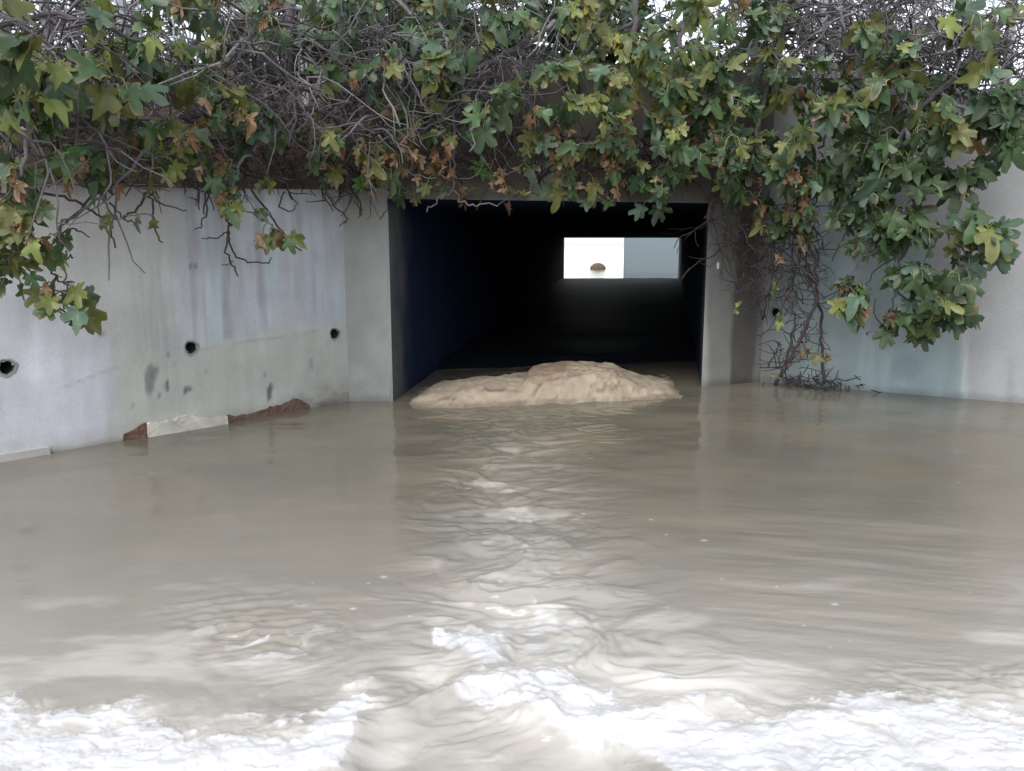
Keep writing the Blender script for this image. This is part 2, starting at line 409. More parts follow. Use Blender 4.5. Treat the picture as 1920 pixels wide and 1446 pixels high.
# broken footing along the left waterline
def slab(name, poly_px, P, Q, proud, col, mat, parent, seed, zmin=-0.15):
    """polygon traced on the wall face, given real thickness"""
    n2 = (Q - P) / np.linalg.norm(Q - P); n = np.array([n2[1], -n2[0], 0])
    pts = []
    for i, (px, py) in enumerate(poly_px):
        p = on_wall(P, Q, px, py); pts.append(p)
    A = Acc(); m = len(pts); pts = np.array(pts); fr = pts + n * proud; bk = pts - n * 0.02
    # lean the top edge back a little so it reads as broken masonry
    V = np.concatenate([fr, bk]); F = [list(range(m))] + [[i, m + i, m + (i + 1) % m, (i + 1) % m] for i in range(m)]
    me_c = np.tile(col, (len(V), 1)) * (0.85 + 0.3 * rng.random((len(V), 1)))
    return mesh_obj(name, V, F, mat, parent, False, cols=me_c)
def jag(a, b, k, amp):
    o = []
    for i in range(k + 1):
        t = i / k; o.append((a[0] + (b[0] - a[0]) * t, a[1] + (b[1] - a[1]) * t + random.uniform(-amp, amp)))
    return o
# ledge left, broken white slab, brick
slab('footing_ledge', [(-330, 960), (-330, 905)] + jag((-300, 898), (78, 836), 9, 1.5) + [(79, 856), (230, 832), (231, 860), (79, 900)], pA0, pB, 0.035, [0.44, 0.42, 0.41], M_CONC, left_wall, 1)
slab('brick_course', [(215, 850), (224, 814), (243, 806), (258, 796), (267, 792), (268, 850)], pA0, pB, 0.014, [0.19, 0.11, 0.085], M_SOIL, left_wall, 2)
slab('broken_slab', [(268, 850), (268, 795)] + jag((272, 793), (320, 787), 7, 1.5) + jag((326, 781), (345, 778), 3, 1) + jag((350, 779), (385, 784), 5, 2) + jag((390, 783), (418, 779), 4, 1.5) + [(420, 850)], pA0, pB, 0.045, [0.60, 0.57, 0.50], M_ROCK, left_wall, 3)
slab('brick_course', [(418, 830), (420, 783), (424, 777), (432, 780)] + jag((440, 780), (496, 768), 9, 1.5) + jag((504, 763), (530, 757), 4, 2) + jag((535, 752), (560, 747), 4, 2) + [(578, 760), (582, 800)], pA0, pB, 0.012, [0.17, 0.105, 0.085], M_SOIL, left_wall, 4)
# white paint fleck on the right pier
c = on_wall(pD, pE, 1336, 498); dd = (pE - pD) / np.linalg.norm(pE - pD); nn = np.array([dd[1], -dd[0], 0])
a = np.arange(10) * 2 * math.pi / 10
Vd = c + nn * 0.006 + (0.014 * np.cos(a))[:, None] * np.array([dd[0], dd[1], 0]) + (0.036 * np.sin(a))[:, None] * np.array([0, 0, 1])
mesh_obj('paint_fleck', np.concatenate([Vd, Vd - nn * 0.008]), [list(range(10))] + [[i, 10 + i, 10 + (i + 1) % 10, (i + 1) % 10] for i in range(10)], M_CONC, head, False, cols=np.array([0.72, 0.74, 0.74]))

# ------------------------------------------------------------------ tunnel
TL = 36.0
ax = np.array([math.sin(math.radians(6.7)), math.cos(math.radians(6.7))])
eL = on_z(1058, 521)[:2]; eR = on_z(1276, 521)[:2]
def depth_pt(px, y): r = ray(px, 460); return np.array([r[0] / r[1] * y, y])
eY = eL[1]
eL = depth_pt(1058, eY); eR = depth_pt(1277, eY)
zE = zat(1100, 446, eY)
T = Acc(); n0, n1 = 24, 8
i0 = 0.004
fr = np.array([[pC[0], pC[1]], [pD[0], pD[1]]]); fd = (pD - pC) / np.linalg.norm(pD - pC); fnb = np.array([-fd[1], fd[0]])
def tun(u, t):                               # u: 0 left,1 right ; t along
    a = pC + fnb * i0 + (eL - pC) * t; b = pD + fnb * i0 + (eR - pD) * t
    return a + (b - a) * u
def zc(t): return ZS + (zE - ZS) * t
rows = []
for t in np.concatenate([np.linspace(0, .06, 30), np.linspace(.08, 1, 30)]):
    L_, R_ = tun(0, t), tun(1, t); z = zc(t)
    ring = [[L_[0], L_[1], -0.6]] + [[L_[0], L_[1], q] for q in np.linspace(0, z, 24)] + [[*(L_ + (R_ - L_) * q), z] for q in np.linspace(0.1, .9, 8)] + [[R_[0], R_[1], q] for q in np.linspace(z, 0, 24)] + [[R_[0], R_[1], -0.6]]
    rows.append(ring)
rows = np.array(rows); m = rows.shape[1]; idx = np.arange(rows.shape[0] * m).reshape(-1, m)
F = np.stack([idx[:-1, :-1], idx[:-1, 1:], idx[1:, 1:], idx[1:, :-1]], -1).reshape(-1, 4)
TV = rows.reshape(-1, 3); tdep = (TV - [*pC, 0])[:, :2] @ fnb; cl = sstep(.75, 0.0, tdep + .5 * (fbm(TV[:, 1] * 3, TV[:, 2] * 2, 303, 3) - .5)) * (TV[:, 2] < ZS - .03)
TC = blend(np.tile([0.012, 0.021, 0.052], (len(TV), 1)), cl * .7, [0.15, 0.155, 0.15])  # near-black for inner shade, painted paler at the mouth like daylight fading inward
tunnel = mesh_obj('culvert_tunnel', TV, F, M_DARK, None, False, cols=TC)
tag(tunnel, 'tunnel barrel coloured dark for its inner shade, running back to a bright far exit', 'tunnel')

# dark bed added inside the tunnel to hide lit water, coloured as shade
g = []; us = np.linspace(-0.02, 1.02, 16); ts = np.linspace(0.04, 0.985, 60)
for t in ts:
    for u in us:
        p = tun(u, t); z = 0.05 + 0.05 * (fbm(p[0] * 2, p[1] * 2, 4, 3) - .3) - 0.25 * sstep(0.075, 0.045, t) - 0.12 * sstep(.93, .985, t)
        g.append([p[0], p[1], z])
idx = np.arange(len(g)).reshape(len(ts), len(us))
F = np.stack([idx[:-1, :-1], idx[:-1, 1:], idx[1:, 1:], idx[1:, :-1]], -1).reshape(-1, 4)
M_BED = tinted('shade_dark_bed', 0.6, 0.2, 3.0, 0.7, 1.2, 0.4, 8.0)
tag(mesh_obj('added_bed', g, F, M_BED, None, True, cols=np.array([0.010, 0.012, 0.018])), kind='structure')

# far side: portal face, added wall imitating ghost glow, a stone in the bright gap
A = Acc()
def wallbox(A, p, q, z0, z1, th, col):
    d = (q - p) / np.linalg.norm(q - p); n = np.array([-d[1], d[0]])
    V = np.array([[*p, z0], [*q, z0], [*(q + n * th), z0], [*(p + n * th), z0], [*p, z1], [*q, z1], [*(q + n * th), z1], [*(p + n * th), z1]])
    A.add(V, np.array([[0, 3, 2, 1], [4, 5, 6, 7], [0, 1, 5, 4], [1, 2, 6, 5], [2, 3, 7, 6], [3, 0, 4, 7]]), col)
ed = (eR - eL) / np.linalg.norm(eR - eL); en = np.array([-ed[1], ed[0]])
o = en * 0.01
wallbox(A, eL - ed * 30 + o, eL + o, -0.6, 3.2, 0.4, [0.3, 0.3, 0.3]); wallbox(A, eR + o, eR + ed * 30 + o, -0.6, 3.2, 0.4, [0.3, 0.3, 0.3])
wallbox(A, eL + o + ed * 0.003, eR + o - ed * .003, zE, 3.2, 0.4, [0.3, 0.3, 0.3])
tag(A.build('exit_portal', M_CONC, None, False), 'far concrete portal round the bright tunnel exit', 'wall')
A = Acc(); q0 = depth_pt(1172, eY + 14)
wallbox(A, q0, q0 + ed * 14 + en * 1.0, -0.5, 2.9, 0.3, [0.24, 0.29, 0.32])
tag(A.build('exit_ghost_wall', M_CONC, None, False), 'added blue grey wall beyond the far exit, imitating a ghost glow right of the bright gap', 'wall')

# ------------------------------------------------------------------ earth: fill over the tunnel and planted bank left
def heightfield(name, xs, ys, zf, colf, mat, skip=None):
    X, Y = np.meshgrid(xs, ys); Z = zf(X, Y); V = np.stack([X, Y, Z], -1).reshape(-1, 3)
    idx = np.arange(len(V)).reshape(len(ys), len(xs))
    F = np.stack([idx[:-1, :-1], idx[:-1, 1:], idx[1:, 1:], idx[1:, :-1]], -1).reshape(-1, 4)
    if skip is not None: F = F[~skip(V[F].mean(1))]
    return mesh_obj(name, V, F, mat, None, True, cols=colf(V))
def face_y(x):                               # wall face line as y of x (walls are a function of x)
    return np.interp(x, [p[0] for p in LINE], [p[1] for p in LINE])
def top_at(x):
    x = np.asarray(x, float); out = np.full(x.shape, 3.0)
    sl_ = np.clip((x - pA0[0]) / (pB[0] - pA0[0]), 0, 1) * LA
    out = np.where(x < pC[0], np.interp(sl_, [q[0] for q in ltop], [q[1] for q in ltop]), out)
    sr_ = np.clip((x - pE[0]) / (pF1[0] - pE[0]), 0, 1) * LF
    tr = np.interp(sr_, np.linspace(0, LF, 30), [right_top(s) for s in np.linspace(0, LF, 30)])
    return np.where(x > pE[0], tr, out)
ts_ = np.concatenate([np.linspace(0.0, 3.2, 90), np.array([3.6, 4.5, 6, 9, 14, 20, 27, 33.5])])
xs_ = np.concatenate([[-60, -30, -15, -9], np.linspace(pA0[0], pF1[0], 260), [9.5, 14, 30, 60]])
XX, TT = np.meshgrid(xs_, ts_)
fy = face_y(np.clip(XX, pA0[0], pF1[0])); tp = top_at(XX)
lump = fbm(XX * 3, TT * 3, 88, 5)
left = sstep(pC[0] + 0.05, pC[0] - 0.25, XX)
YY = fy + 0.06 + TT * (1 - 0) ; YY = np.where(TT < 0.3, YY - left * 0.10 * (1 - TT / 0.3) * (lump > 0.0), YY)
rise_l = tp - 0.02 + 0.14 * sstep(0, .1, TT) * (0.3 + lump) + 0.55 * sstep(0.05, 0.9, TT) + 0.55 * sstep(0.8, 2.8, TT)
rise_r = tp - 0.05 + 0.12 * (lump - .4) * sstep(0, .3, TT) + 0.1 * sstep(0.3, 2.5, TT)
ZZ = rise_l * left + rise_r * (1 - left)
ZZ = np.where(TT > 3.3, np.maximum(ZZ, 3.0), ZZ)
V = np.stack([XX, YY, ZZ], -1).reshape(-1, 3); idx = np.arange(len(V)).reshape(XX.shape)
F = np.stack([idx[:-1, :-1], idx[:-1, 1:], idx[1:, 1:], idx[1:, :-1]], -1).reshape(-1, 4)
nn_ = fbm(V[:, 0] * 4, V[:, 1] * 4, 91, 4)[:, None]
tag(mesh_obj('earth_bank', V, F, M_SOIL, None, True, cols=np.array([0.10, 0.075, 0.058]) * (0.6 + 0.8 * nn_)), kind='structure')

# ------------------------------------------------------------------ water
def axis_rows():
    near = np.geomspace(1.75, 10.2, 620)
    return np.concatenate([[-120, -40, -12, -4, -1, 0, 0.8, 1.35], near, [10.8, 12, 15, 20, 28, 36, 44, 50, 60, 90, 200, 600, 1500]])
yr = axis_rows(); tc_ = np.linspace(-1, 1, 820); outer = np.array([1.4, 2.5, 6, 20, 80, 300, 1500])
halfw = np.where((yr > 1.5) & (yr < 10.5), 0.70 * yr + 0.45, 7.6)
halfw = np.where(yr <= 1.5, 0.70 * 1.75 + .45, halfw)
Xw = np.concatenate([-(outer[::-1][None, :] + halfw[:, None]), tc_[None, :] * halfw[:, None], outer[None, :] + halfw[:, None]], 1)
Yw = np.repeat(yr[:, None], Xw.shape[1], 1)
P0 = np.stack([Xw, Yw, np.zeros_like(Xw)], -1)
wpx, wpy = proj(P0)
fine = sstep(1.6, 1.9, Yw) * sstep(10.2, 9.6, Yw) * (np.abs(Xw) < halfw[:, None] + 0.01)
wob = (fbm(Xw * 5, Yw * 5, 101, 4) - .5); wob2 = (fbm(Xw * 14, Yw * 14, 103, 4) - .5)
wx = wpx + wob * 90 + wob2 * 50; wy = wpy + wob2 * 40 + (fbm(Xw * 6, Yw * 6, 105, 4) - .5) * 70
P_LEFT = [(-400, 1330), (0, 1318), (120, 1352), (240, 1335), (330, 1372), (470, 1368), (600, 1330), (672, 1290), (655, 1370), (625, 1480), (600, 1700), (-600, 1700)]
P_BLOB = [(840, 1185), (900, 1172), (960, 1185), (962, 1228), (935, 1245), (905, 1262), (885, 1240), (850, 1222)]
P_RIDGE = [(850, 1285), (950, 1262), (1060, 1266), (1160, 1318), (1290, 1330), (1420, 1350), (1560, 1310), (1720, 1338), (1990, 1335), (2300, 1340), (2300, 1800), (1330, 1800), (1260, 1450), (1190, 1408), (1120, 1412), (1040, 1385), (960, 1335), (890, 1322)]
sdL = poly_sd(wx, wy, P_LEFT); sdB = poly_sd(wx, wy, P_BLOB); sdR = poly_sd(wx, wy, P_RIDGE)
foam_sd = np.maximum(np.maximum(sdL, sdB), sdR)
edge = sstep(-60, 30, poly_sd(wpx, wpy, [(640, 1290), (860, 1310), (960, 1340), (1040, 1390), (1130, 1415), (1260, 1450), (1400, 1800), (580, 1800), (650, 1380)]))
dens = sstep(-70 + 60 * edge, 90 - 70 * edge, foam_sd)
dens_h = sstep(-50, 60, foam_sd)
lace = fbm(Xw * 4.5 + wob * 2, Yw * 8.5 + wob2 * 2, 149, 6, .62); lace = np.clip((lace - .5) * 1.9 + .5, 0, 1)
foam_glint = sstep(1.02 - dens * 1.1, 1.30 - dens * 1.0, lace + .25 * dens)
ridge = poly_sd(wpx + wob2 * 46, wpy + wob2 * 40, [(838, 1290), (880, 1272), (960, 1262), (1060, 1266), (1150, 1312), (1235, 1345), (1260, 1420), (1220, 1425), (1190, 1404), (1120, 1410), (1075, 1400), (1040, 1383), (985, 1350), (950, 1336), (890, 1322), (850, 1310)])
blob = poly_sd(wpx + wob2 * 40, wpy + wob2 * 40, [(835, 1190), (880, 1172), (945, 1176), (968, 1190), (955, 1215), (940, 1242), (920, 1248), (903, 1266), (888, 1244), (862, 1228)])
foam_glint = np.clip(np.maximum.reduce([foam_glint, sstep(-6, 14, ridge) * (.45 + .75 * lace), sstep(-8, 16, blob) * (.5 + .7 * lace)]), 0, 1)
dens_h = np.maximum(dens_h, sstep(-40, 30, np.maximum(ridge, blob)))
gl_ = np.exp(-((wpx - 500) / 95) ** 2 - ((wpy - 1185) / 48) ** 2)
foam_glint = np.maximum(foam_glint, gl_ * sstep(.60, .70, fbm(Xw * 9 + wob * 3, Yw * 20 + wob * 4, 195, 3)) * .8)  # swirl glints painted in as pale wisps
foam_glint = np.maximum(foam_glint, sstep(.62, .72, fbm(Xw * 6 + wob * 3, Yw * 16, 197, 4)) * .55 * np.exp(-((wpx - 1000) / 150) ** 2) * sstep(1010, 1120, wpy))  # central glints painted in as thin white streaks
soft = np.maximum.reduce([sstep(-120, 50, sdL) * 0.9, sstep(-60, 40, sdB) * .6, sstep(-120, 60, sdR) * sstep(1200, 1290, wpy) * sstep(700, 900, wpx + (1446 - wpy) * 1.2) * 0.7])
smoothtongue = sstep(-30, 45, poly_sd(wpx, wpy, [(690, 1330), (860, 1330), (1180, 1430), (1280, 1600), (640, 1600)]))
soft = soft * (1 - smoothtongue) + 0.56 * smoothtongue
soft = np.clip(soft * (0.55 + 0.9 * fbm(Xw * 3.0, Yw * 5, 107, 4)), 0, 1)
milk_light = np.exp(-((wpx - 1290) / 260) ** 2 - ((wpy - 1310) / 70) ** 2) * 0.55 + np.exp(-((wpx - 1000) / 170) ** 2 - ((wpy - 1150) / 120) ** 2) * 0.18 + sstep(800, 1380, wpy) * 0.46  # last term pales water toward the viewer, painting in its changing reflection
foam_glint_h = foam_glint.copy()
for i in range(22):
    sx_ = random.gauss(1250, 330) if i % 3 else random.gauss(520, 260); sy_ = random.uniform(820, 1290) if i % 2 else random.gauss(1130, 60)
    q = on_z(sx_, sy_); r_ = random.choice([.003, .004, .005, .008]) * (q[1] / 3.5)
    iy = np.searchsorted(yr, [q[1] - .12, q[1] + .12])
    sl2 = slice(iy[0], iy[1]); foam_glint[sl2] = np.maximum(foam_glint[sl2], .85 * np.exp(-(((Xw[sl2] - q[0]) / (r_ * 1.7)) ** 2 + ((Yw[sl2] - q[1]) / (r_ * 1.2)) ** 2)))
aer_light = np.clip(np.maximum(soft, milk_light), 0, 1)
# heights
swell = (fbm(Xw * 0.9, Yw * 1.5, 111, 3) - .5) * 0.035
tongue = np.exp(-((wpx - pl(wpy, [(760, 985), (1000, 960), (1200, 990), (1446, 1050)])) / pl(wpy, [(760, 120), (900, 110), (1100, 190), (1300, 380)])) ** 2)
wq = (fbm(Xw * 1.6, Yw * 2.2, 171, 3) - .5)
chop = (fbm(Xw * 3.4 + wq * 3, Yw * 6.5 + wq * 4, 113, 3, .5) - .5) * 0.085 + (fbm(Xw * 9 + wq * 9, Yw * 15 + wq * 5, 117, 2) - .5) * 0.015 * (0.3 + 1.4 * fbm(Xw * 2, Yw * 2.5, 119, 2))
swl = np.exp(-((wpx - 480) / 130) ** 2 - ((wpy - 1185) / 62) ** 2) * (0.4 + 1.1 * fbm(Xw * 4, Yw * 5, 175, 2))
ang = 0.32
su = Xw * math.cos(ang) + Yw * math.sin(ang); sv = -Xw * math.sin(ang) + Yw * math.cos(ang)
cS = on_z(500, 1240); dS = np.hypot((Xw - cS[0]) * .8, (Yw - cS[1]) * 1.25) + wq * .25
swirl = np.sin(dS * 62 + wq * 14) * 0.0055 * sstep(.02, .2, dS) + (fbm(su * 7, sv * 16, 121, 3) - .5) * 0.028
rr = sstep(1180, 1500, wpx) * sstep(900, 1000, wpy) * sstep(1330, 1150, wpy)
ang = -0.22
su = Xw * math.cos(ang) + Yw * math.sin(ang); sv = -Xw * math.sin(ang) + Yw * math.cos(ang)
rip = (fbm(su * 1.1, sv * 8, 127, 3) - .5) * 0.016
gen = (fbm(Xw * 2.5, Yw * 5, 131, 3) - .5) * 0.010
turb = (fbm(Xw * 3, Yw * 5, 137, 4, .5) - .5) * 0.15 + (lace - .4) * 0.05
near = sstep(1150, 1330, wpy)
H = swell + tongue * chop * (1 - .6 * smoothtongue) + swl * swirl * 1.2 + (fbm(Xw * 22 + wq * 20, Yw * 34, 191, 2) - .5) * .014 * np.clip(tongue * sstep(800, 950, wpy) * sstep(.42, .62, fbm(Xw * 2.3, Yw * 3, 193, 2)) + swl * 1.2 + sstep(1560, 1700, wpx) * sstep(1220, 1270, wpy) * sstep(1340, 1300, wpy), 0, 1.2) + rr * rip + gen * (0.5 + near) + np.clip(dens_h * .8 + soft * .4, 0, 1) * (turb * 0.26 + 0.012) + foam_glint_h * .003 * (lace + .3) * (1 - .85 * smoothtongue)
H = H - 0.035 * smoothtongue * sstep(1300, 1420, wpy)
H *= fine * sstep(-0.02, .12, 1.0)
wallfade = sstep(0.0, 0.6, face_y(np.clip(Xw, pA0[0], pF1[0])) - Yw); H *= 0.25 + 0.75 * wallfade
V = np.stack([Xw, Yw, H], -1).reshape(-1, 3)
idx = np.arange(len(V)).reshape(Xw.shape)
F = np.stack([idx[:-1, :-1], idx[:-1, 1:], idx[1:, 1:], idx[1:, :-1]], -1).reshape(-1, 4)
m, n, b, o = mat_new('muddy_water')
fa = N(n, 'ShaderNodeAttribute', attribute_name='foam_glint'); aa = N(n, 'ShaderNodeAttribute', attribute_name='aeration_light'); ch = N(n, 'ShaderNodeAttribute', attribute_name='chop')
tc = N(n, 'ShaderNodeTexCoord')
def noise(scale, sx, sy, det=5, dist=0.0, rot=0.0):
    mp = N(n, 'ShaderNodeMapping'); mp.inputs['Scale'].default_value = (sx, sy, 1); mp.inputs['Rotation'].default_value = (0, 0, rot); n.links.new(tc.outputs['Object'], mp.inputs[0])
    x = N(n, 'ShaderNodeTexNoise'); x.inputs['Scale'].default_value = scale; x.inputs['Detail'].default_value = det; x.inputs['Distortion'].default_value = dist
    n.links.new(mp.outputs[0], x.inputs['Vector']); return x.outputs['Fac']
nz = noise(0.9, 1, 1.6, 5, 0.5)
mud = ramp(n, nz, [(0.3, (0.135, 0.126, 0.100)), (0.7, (0.195, 0.170, 0.126))])
milkc = mixc(n, aa.outputs['Fac'], mud, (0.60, 0.573, 0.527))
ftex = ramp(n, noise(9, 1, 1, 8, 0.4), [(0.32, 0.45), (0.6, 1.0)])
fm = N(n, 'ShaderNodeMath', operation='MULTIPLY'); n.links.new(fa.outputs['Fac'], fm.inputs[0]); n.links.new(ftex, fm.inputs[1])
col = mixc(n, fm.outputs[0], milkc, (0.70, 0.705, 0.72))
n.links.new(col, b.inputs['Base Color'])
rg = N(n, 'ShaderNodeMapRange'); rg.inputs['To Min'].default_value = 0.045; rg.inputs['To Max'].default_value = 0.4
n.links.new(fm.outputs[0], rg.inputs['Value']); n.links.new(rg.outputs[0], b.inputs['Roughness'])
b.inputs['IOR'].default_value = 1.33; b.inputs['Specular IOR Level'].default_value = 0.5
bp1 = N(n, 'ShaderNodeBump'); bp1.inputs['Distance'].default_value = 0.02
st = N(n, 'ShaderNodeMapRange'); st.inputs['To Min'].default_value = 0.05; st.inputs['To Max'].default_value = 0.35; n.links.new(ch.outputs['Fac'], st.inputs['Value']); n.links.new(st.outputs[0], bp1.inputs['Strength'])
n.links.new(noise(7, 0.6, 1.8, 4, 0.8), bp1.inputs['Height'])
bp2 = N(n, 'ShaderNodeBump'); bp2.inputs['Distance'].default_value = 0.004; bp2.inputs['Strength'].default_value = 0.25
n.links.new(noise(40, 0.7, 1.4, 3), bp2.inputs['Height']); n.links.new(bp1.outputs[0], bp2.inputs['Normal']); n.links.new(bp2.outputs[0], b.inputs['Normal'])
wisp = sstep(.50, .74, fbm(Xw * 3.5 + wq * 4, Yw * 9 + wq * 3, 181, 4, .55))
aer_light = np.clip(aer_light + tongue * (0.10 + .34 * wisp) * sstep(770, 900, wpy) * (1 - smoothtongue) - swl * .06 + sstep(1000, 1250, wpy) * .35 * sstep(.52, .75, fbm(Xw * 2.2, Yw * 6, 183, 4)), 0, 1)  # tongue wisps pale the colour in place of glints
chopm = np.clip(tongue * 0.8 + swl * .9 + rr * .5 + foam_glint_h * .3, 0, 1)
water = mesh_obj('water', V, F, m, None, True, floats={'foam_glint': foam_glint.ravel(), 'aeration_light': aer_light.ravel(), 'chop': chopm.ravel()})
tag(water, kind='structure')

# ------------------------------------------------------------------ sandy boulder in the tunnel mouth
nb_s, nb_t = 150, 70
sx = np.linspace(735, 1330, nb_s); prof = pl(sx, [(735, -30), (756, 0), (780, 18), (820, 32), (860, 40), (930, 45), (972, 49), (984, 68), (1000, 73), (1040, 77), (1110, 77), (1150, 72), (1165, 58), (1195, 40), (1262, 14), (1290, -4), (1330, -30)])
d0 = on_z(900, 762)[1]; ppm = FPX / (d0 + .35)
G = []
tt = np.linspace(0, 1, nb_t)
for i, t in enumerate(tt):
    for j, x in enumerate(sx):
        frontpx = pl(x, [(735, 757), (840, 764), (1000, 757), (1200, 751), (1330, 745)])
        pf = on_z(x, frontpx); y = pf[1] - 0.06 + t * 1.5
        x3 = pf[0] + 0.10 * (t) * 1.5
        h = prof[j] / ppm * 0.70
        env = sstep(-0.02, 0.15, t) ** 0.7 * sstep(1.0, 0.6, t)
        if h < 0: env = 1
        if i == 0: h, env = -.15, 1
        G.append([x3, y, h * env])
G = np.array(G)
nA = fbm(G[:, 0] * 3, G[:, 1] * 3, 201, 5, .55) - .5; nB = np.abs(fbm(G[:, 0] * 6, G[:, 1] * 5 + G[:, 2] * 6, 207, 4) - .5)
G[:, 2] += (fbm(G[:, 0] * 18, G[:, 1] * 18, 231, 3) - .5) * .02
G[:, 2] += nA * 0.04 + (0.05 - nB) * 0.09 - 0.01
G[:, 1] += (fbm(G[:, 0] * 2.5, G[:, 2] * 6, 211, 4) - .5) * 0.10
idx = np.arange(len(G)).reshape(nb_t, nb_s)
F = np.stack([idx[:-1, :-1], idx[:-1, 1:], idx[1:, 1:], idx[1:, :-1]], -1).reshape(-1, 4)
gpx, gpy = proj(G)
C = np.tile([0.36, 0.30, 0.225], (len(G), 1)) * (0.85 + .3 * fbm(G[:, 0] * 5, G[:, 2] * 8 + G[:, 1] * 3, 221, 4))[:, None]
rgh = sstep(-4, 8, poly_sd(gpx + nA * 30, gpy + nA * 20, [(975, 695), (1000, 675), (1090, 672), (1060, 695), (1020, 715), (995, 712)]))
C = blend(C, rgh * .7, [0.24, 0.17, 0.12])
C = blend(C, sstep(0.04, 0.008, nB) * 0.85 * sstep(0.45, .6, fbm(G[:, 0] * 2, G[:, 2] * 3, 223, 3)), [0.2, 0.15, 0.11])
C = blend(C, sstep(0.045, 0.02, G[:, 2] + .03 * nA) * 0.7, [0.15, 0.125, 0.095])
C = blend(C, sstep(.55, .72, fbm(G[:, 0] * 7, G[:, 1] * 4 + G[:, 2] * 22, 227, 4)) * .4, [0.20, 0.15, 0.11])
for line in ([(975, 706), (1000, 713), (1012, 718), (1004, 728), (1000, 742)], [(812, 756), (838, 744), (855, 747), (880, 757)], [(1012, 716), (1045, 706), (1090, 700)], [(905, 732), (940, 728), (975, 731)]):
    for (xa, ya), (xb, yb) in zip(line[:-1], line[1:]):
        t = np.clip(((gpx - xa) * (xb - xa) + (gpy - ya) * (yb - ya)) / ((xb - xa) ** 2 + (yb - ya) ** 2), 0, 1)
        q = np.hypot(gpx - xa - t * (xb - xa) + nA * 12, (gpy - ya - t * (yb - ya) + nA * 10) * 1.0); g_ = np.exp(-(q / 3.2) ** 2)
        C = blend(C, g_ * .6, [.13, .10, .075]); G[:, 2] -= g_ * .012
tag(mesh_obj('boulder', G, F, M_ROCK, None, True, cols=C), 'low tan sandy boulder half sunk in the water at the tunnel mouth', 'rock')
# small far stone in the exit gap
ry = float(on_z(1121, 504)[1]); c = at(1121, 504, ry)
k = 14; Vs = []
for i in range(9):
    th = i / 8 * math.pi / 2
    for j in range(k):
        ph = j / k * 2 * math.pi; r = math.cos(th) * (1 + .18 * math.sin(ph * 2 + 1) + .1 * math.sin(ph * 5))
        Vs.append([c[0] + .42 * r * math.cos(ph), ry + .4 * r * math.sin(ph), -.04 + .36 * math.sin(th) ** .8 * (1 + .08 * math.sin(ph * 3))])
Vs = np.array(Vs); q = np.arange(k); F = np.concatenate([np.stack([i * k + q, i * k + (q + 1) % k, (i + 1) * k + (q + 1) % k, (i + 1) * k + q], 1) for i in range(8)])
tag(mesh_obj('stone', Vs, F, M_ROCK, None, True, cols=np.array([0.16, 0.115, 0.085])), 'small brown stone silhouetted in the bright far exit', 'rock')

# ------------------------------------------------------------------ railings
def railing(label, p, q, zb0, zb1, h, spacing, post_every, group=None):
    r = empty('railing'); tag(r, label, 'railing', group)
    L = float(np.linalg.norm(q - p)); n = int(L / spacing)
    col = np.array([0.30, 0.31, 0.33])
    for zz in (0.08, h):
        A = Acc(); A.tube([[p[0], p[1], zb0 + zz], [(p[0] + q[0]) / 2, (p[1] + q[1]) / 2, (zb0 + zb1) / 2 + zz], [q[0], q[1], zb1 + zz]], 0.022, col, 8); A.build('rail', M_METAL, r)
    B = 0
    for i in range(n + 1):
        t = i / n; c = p + (q - p) * t; z = zb0 + (zb1 - zb0) * t
        A = Acc()
        if i % post_every == 0:
            A.box((c[0] - .03, c[1] - .03, z - .35), (c[0] + .03, c[1] + .03, z + h + .05), col * 1.15); A.build('post', M_METAL, r, False)
        else:
            A.tube([[c[0], c[1], z + .08], [c[0], c[1], z + h * .5], [c[0], c[1], z + h]], 0.0095, col * 1.1, 6); A.build('bar', M_METAL, r)
    return r
def dpt(px, y): return np.array([(px - CX) / FPX * y / 0.985, y])
railing('grey steel bar railing on the bank above the left wing wall', dpt(-160, 5.6), dpt(640, 8.1), 2.12, 2.30, 1.25, 0.135, 12)
railing('grey steel bar railing behind the right wing wall at the top right corner', dpt(1500, 8.0), dpt(2040, 7.4), 2.78, 2.62, 1.3, 0.15, 10)

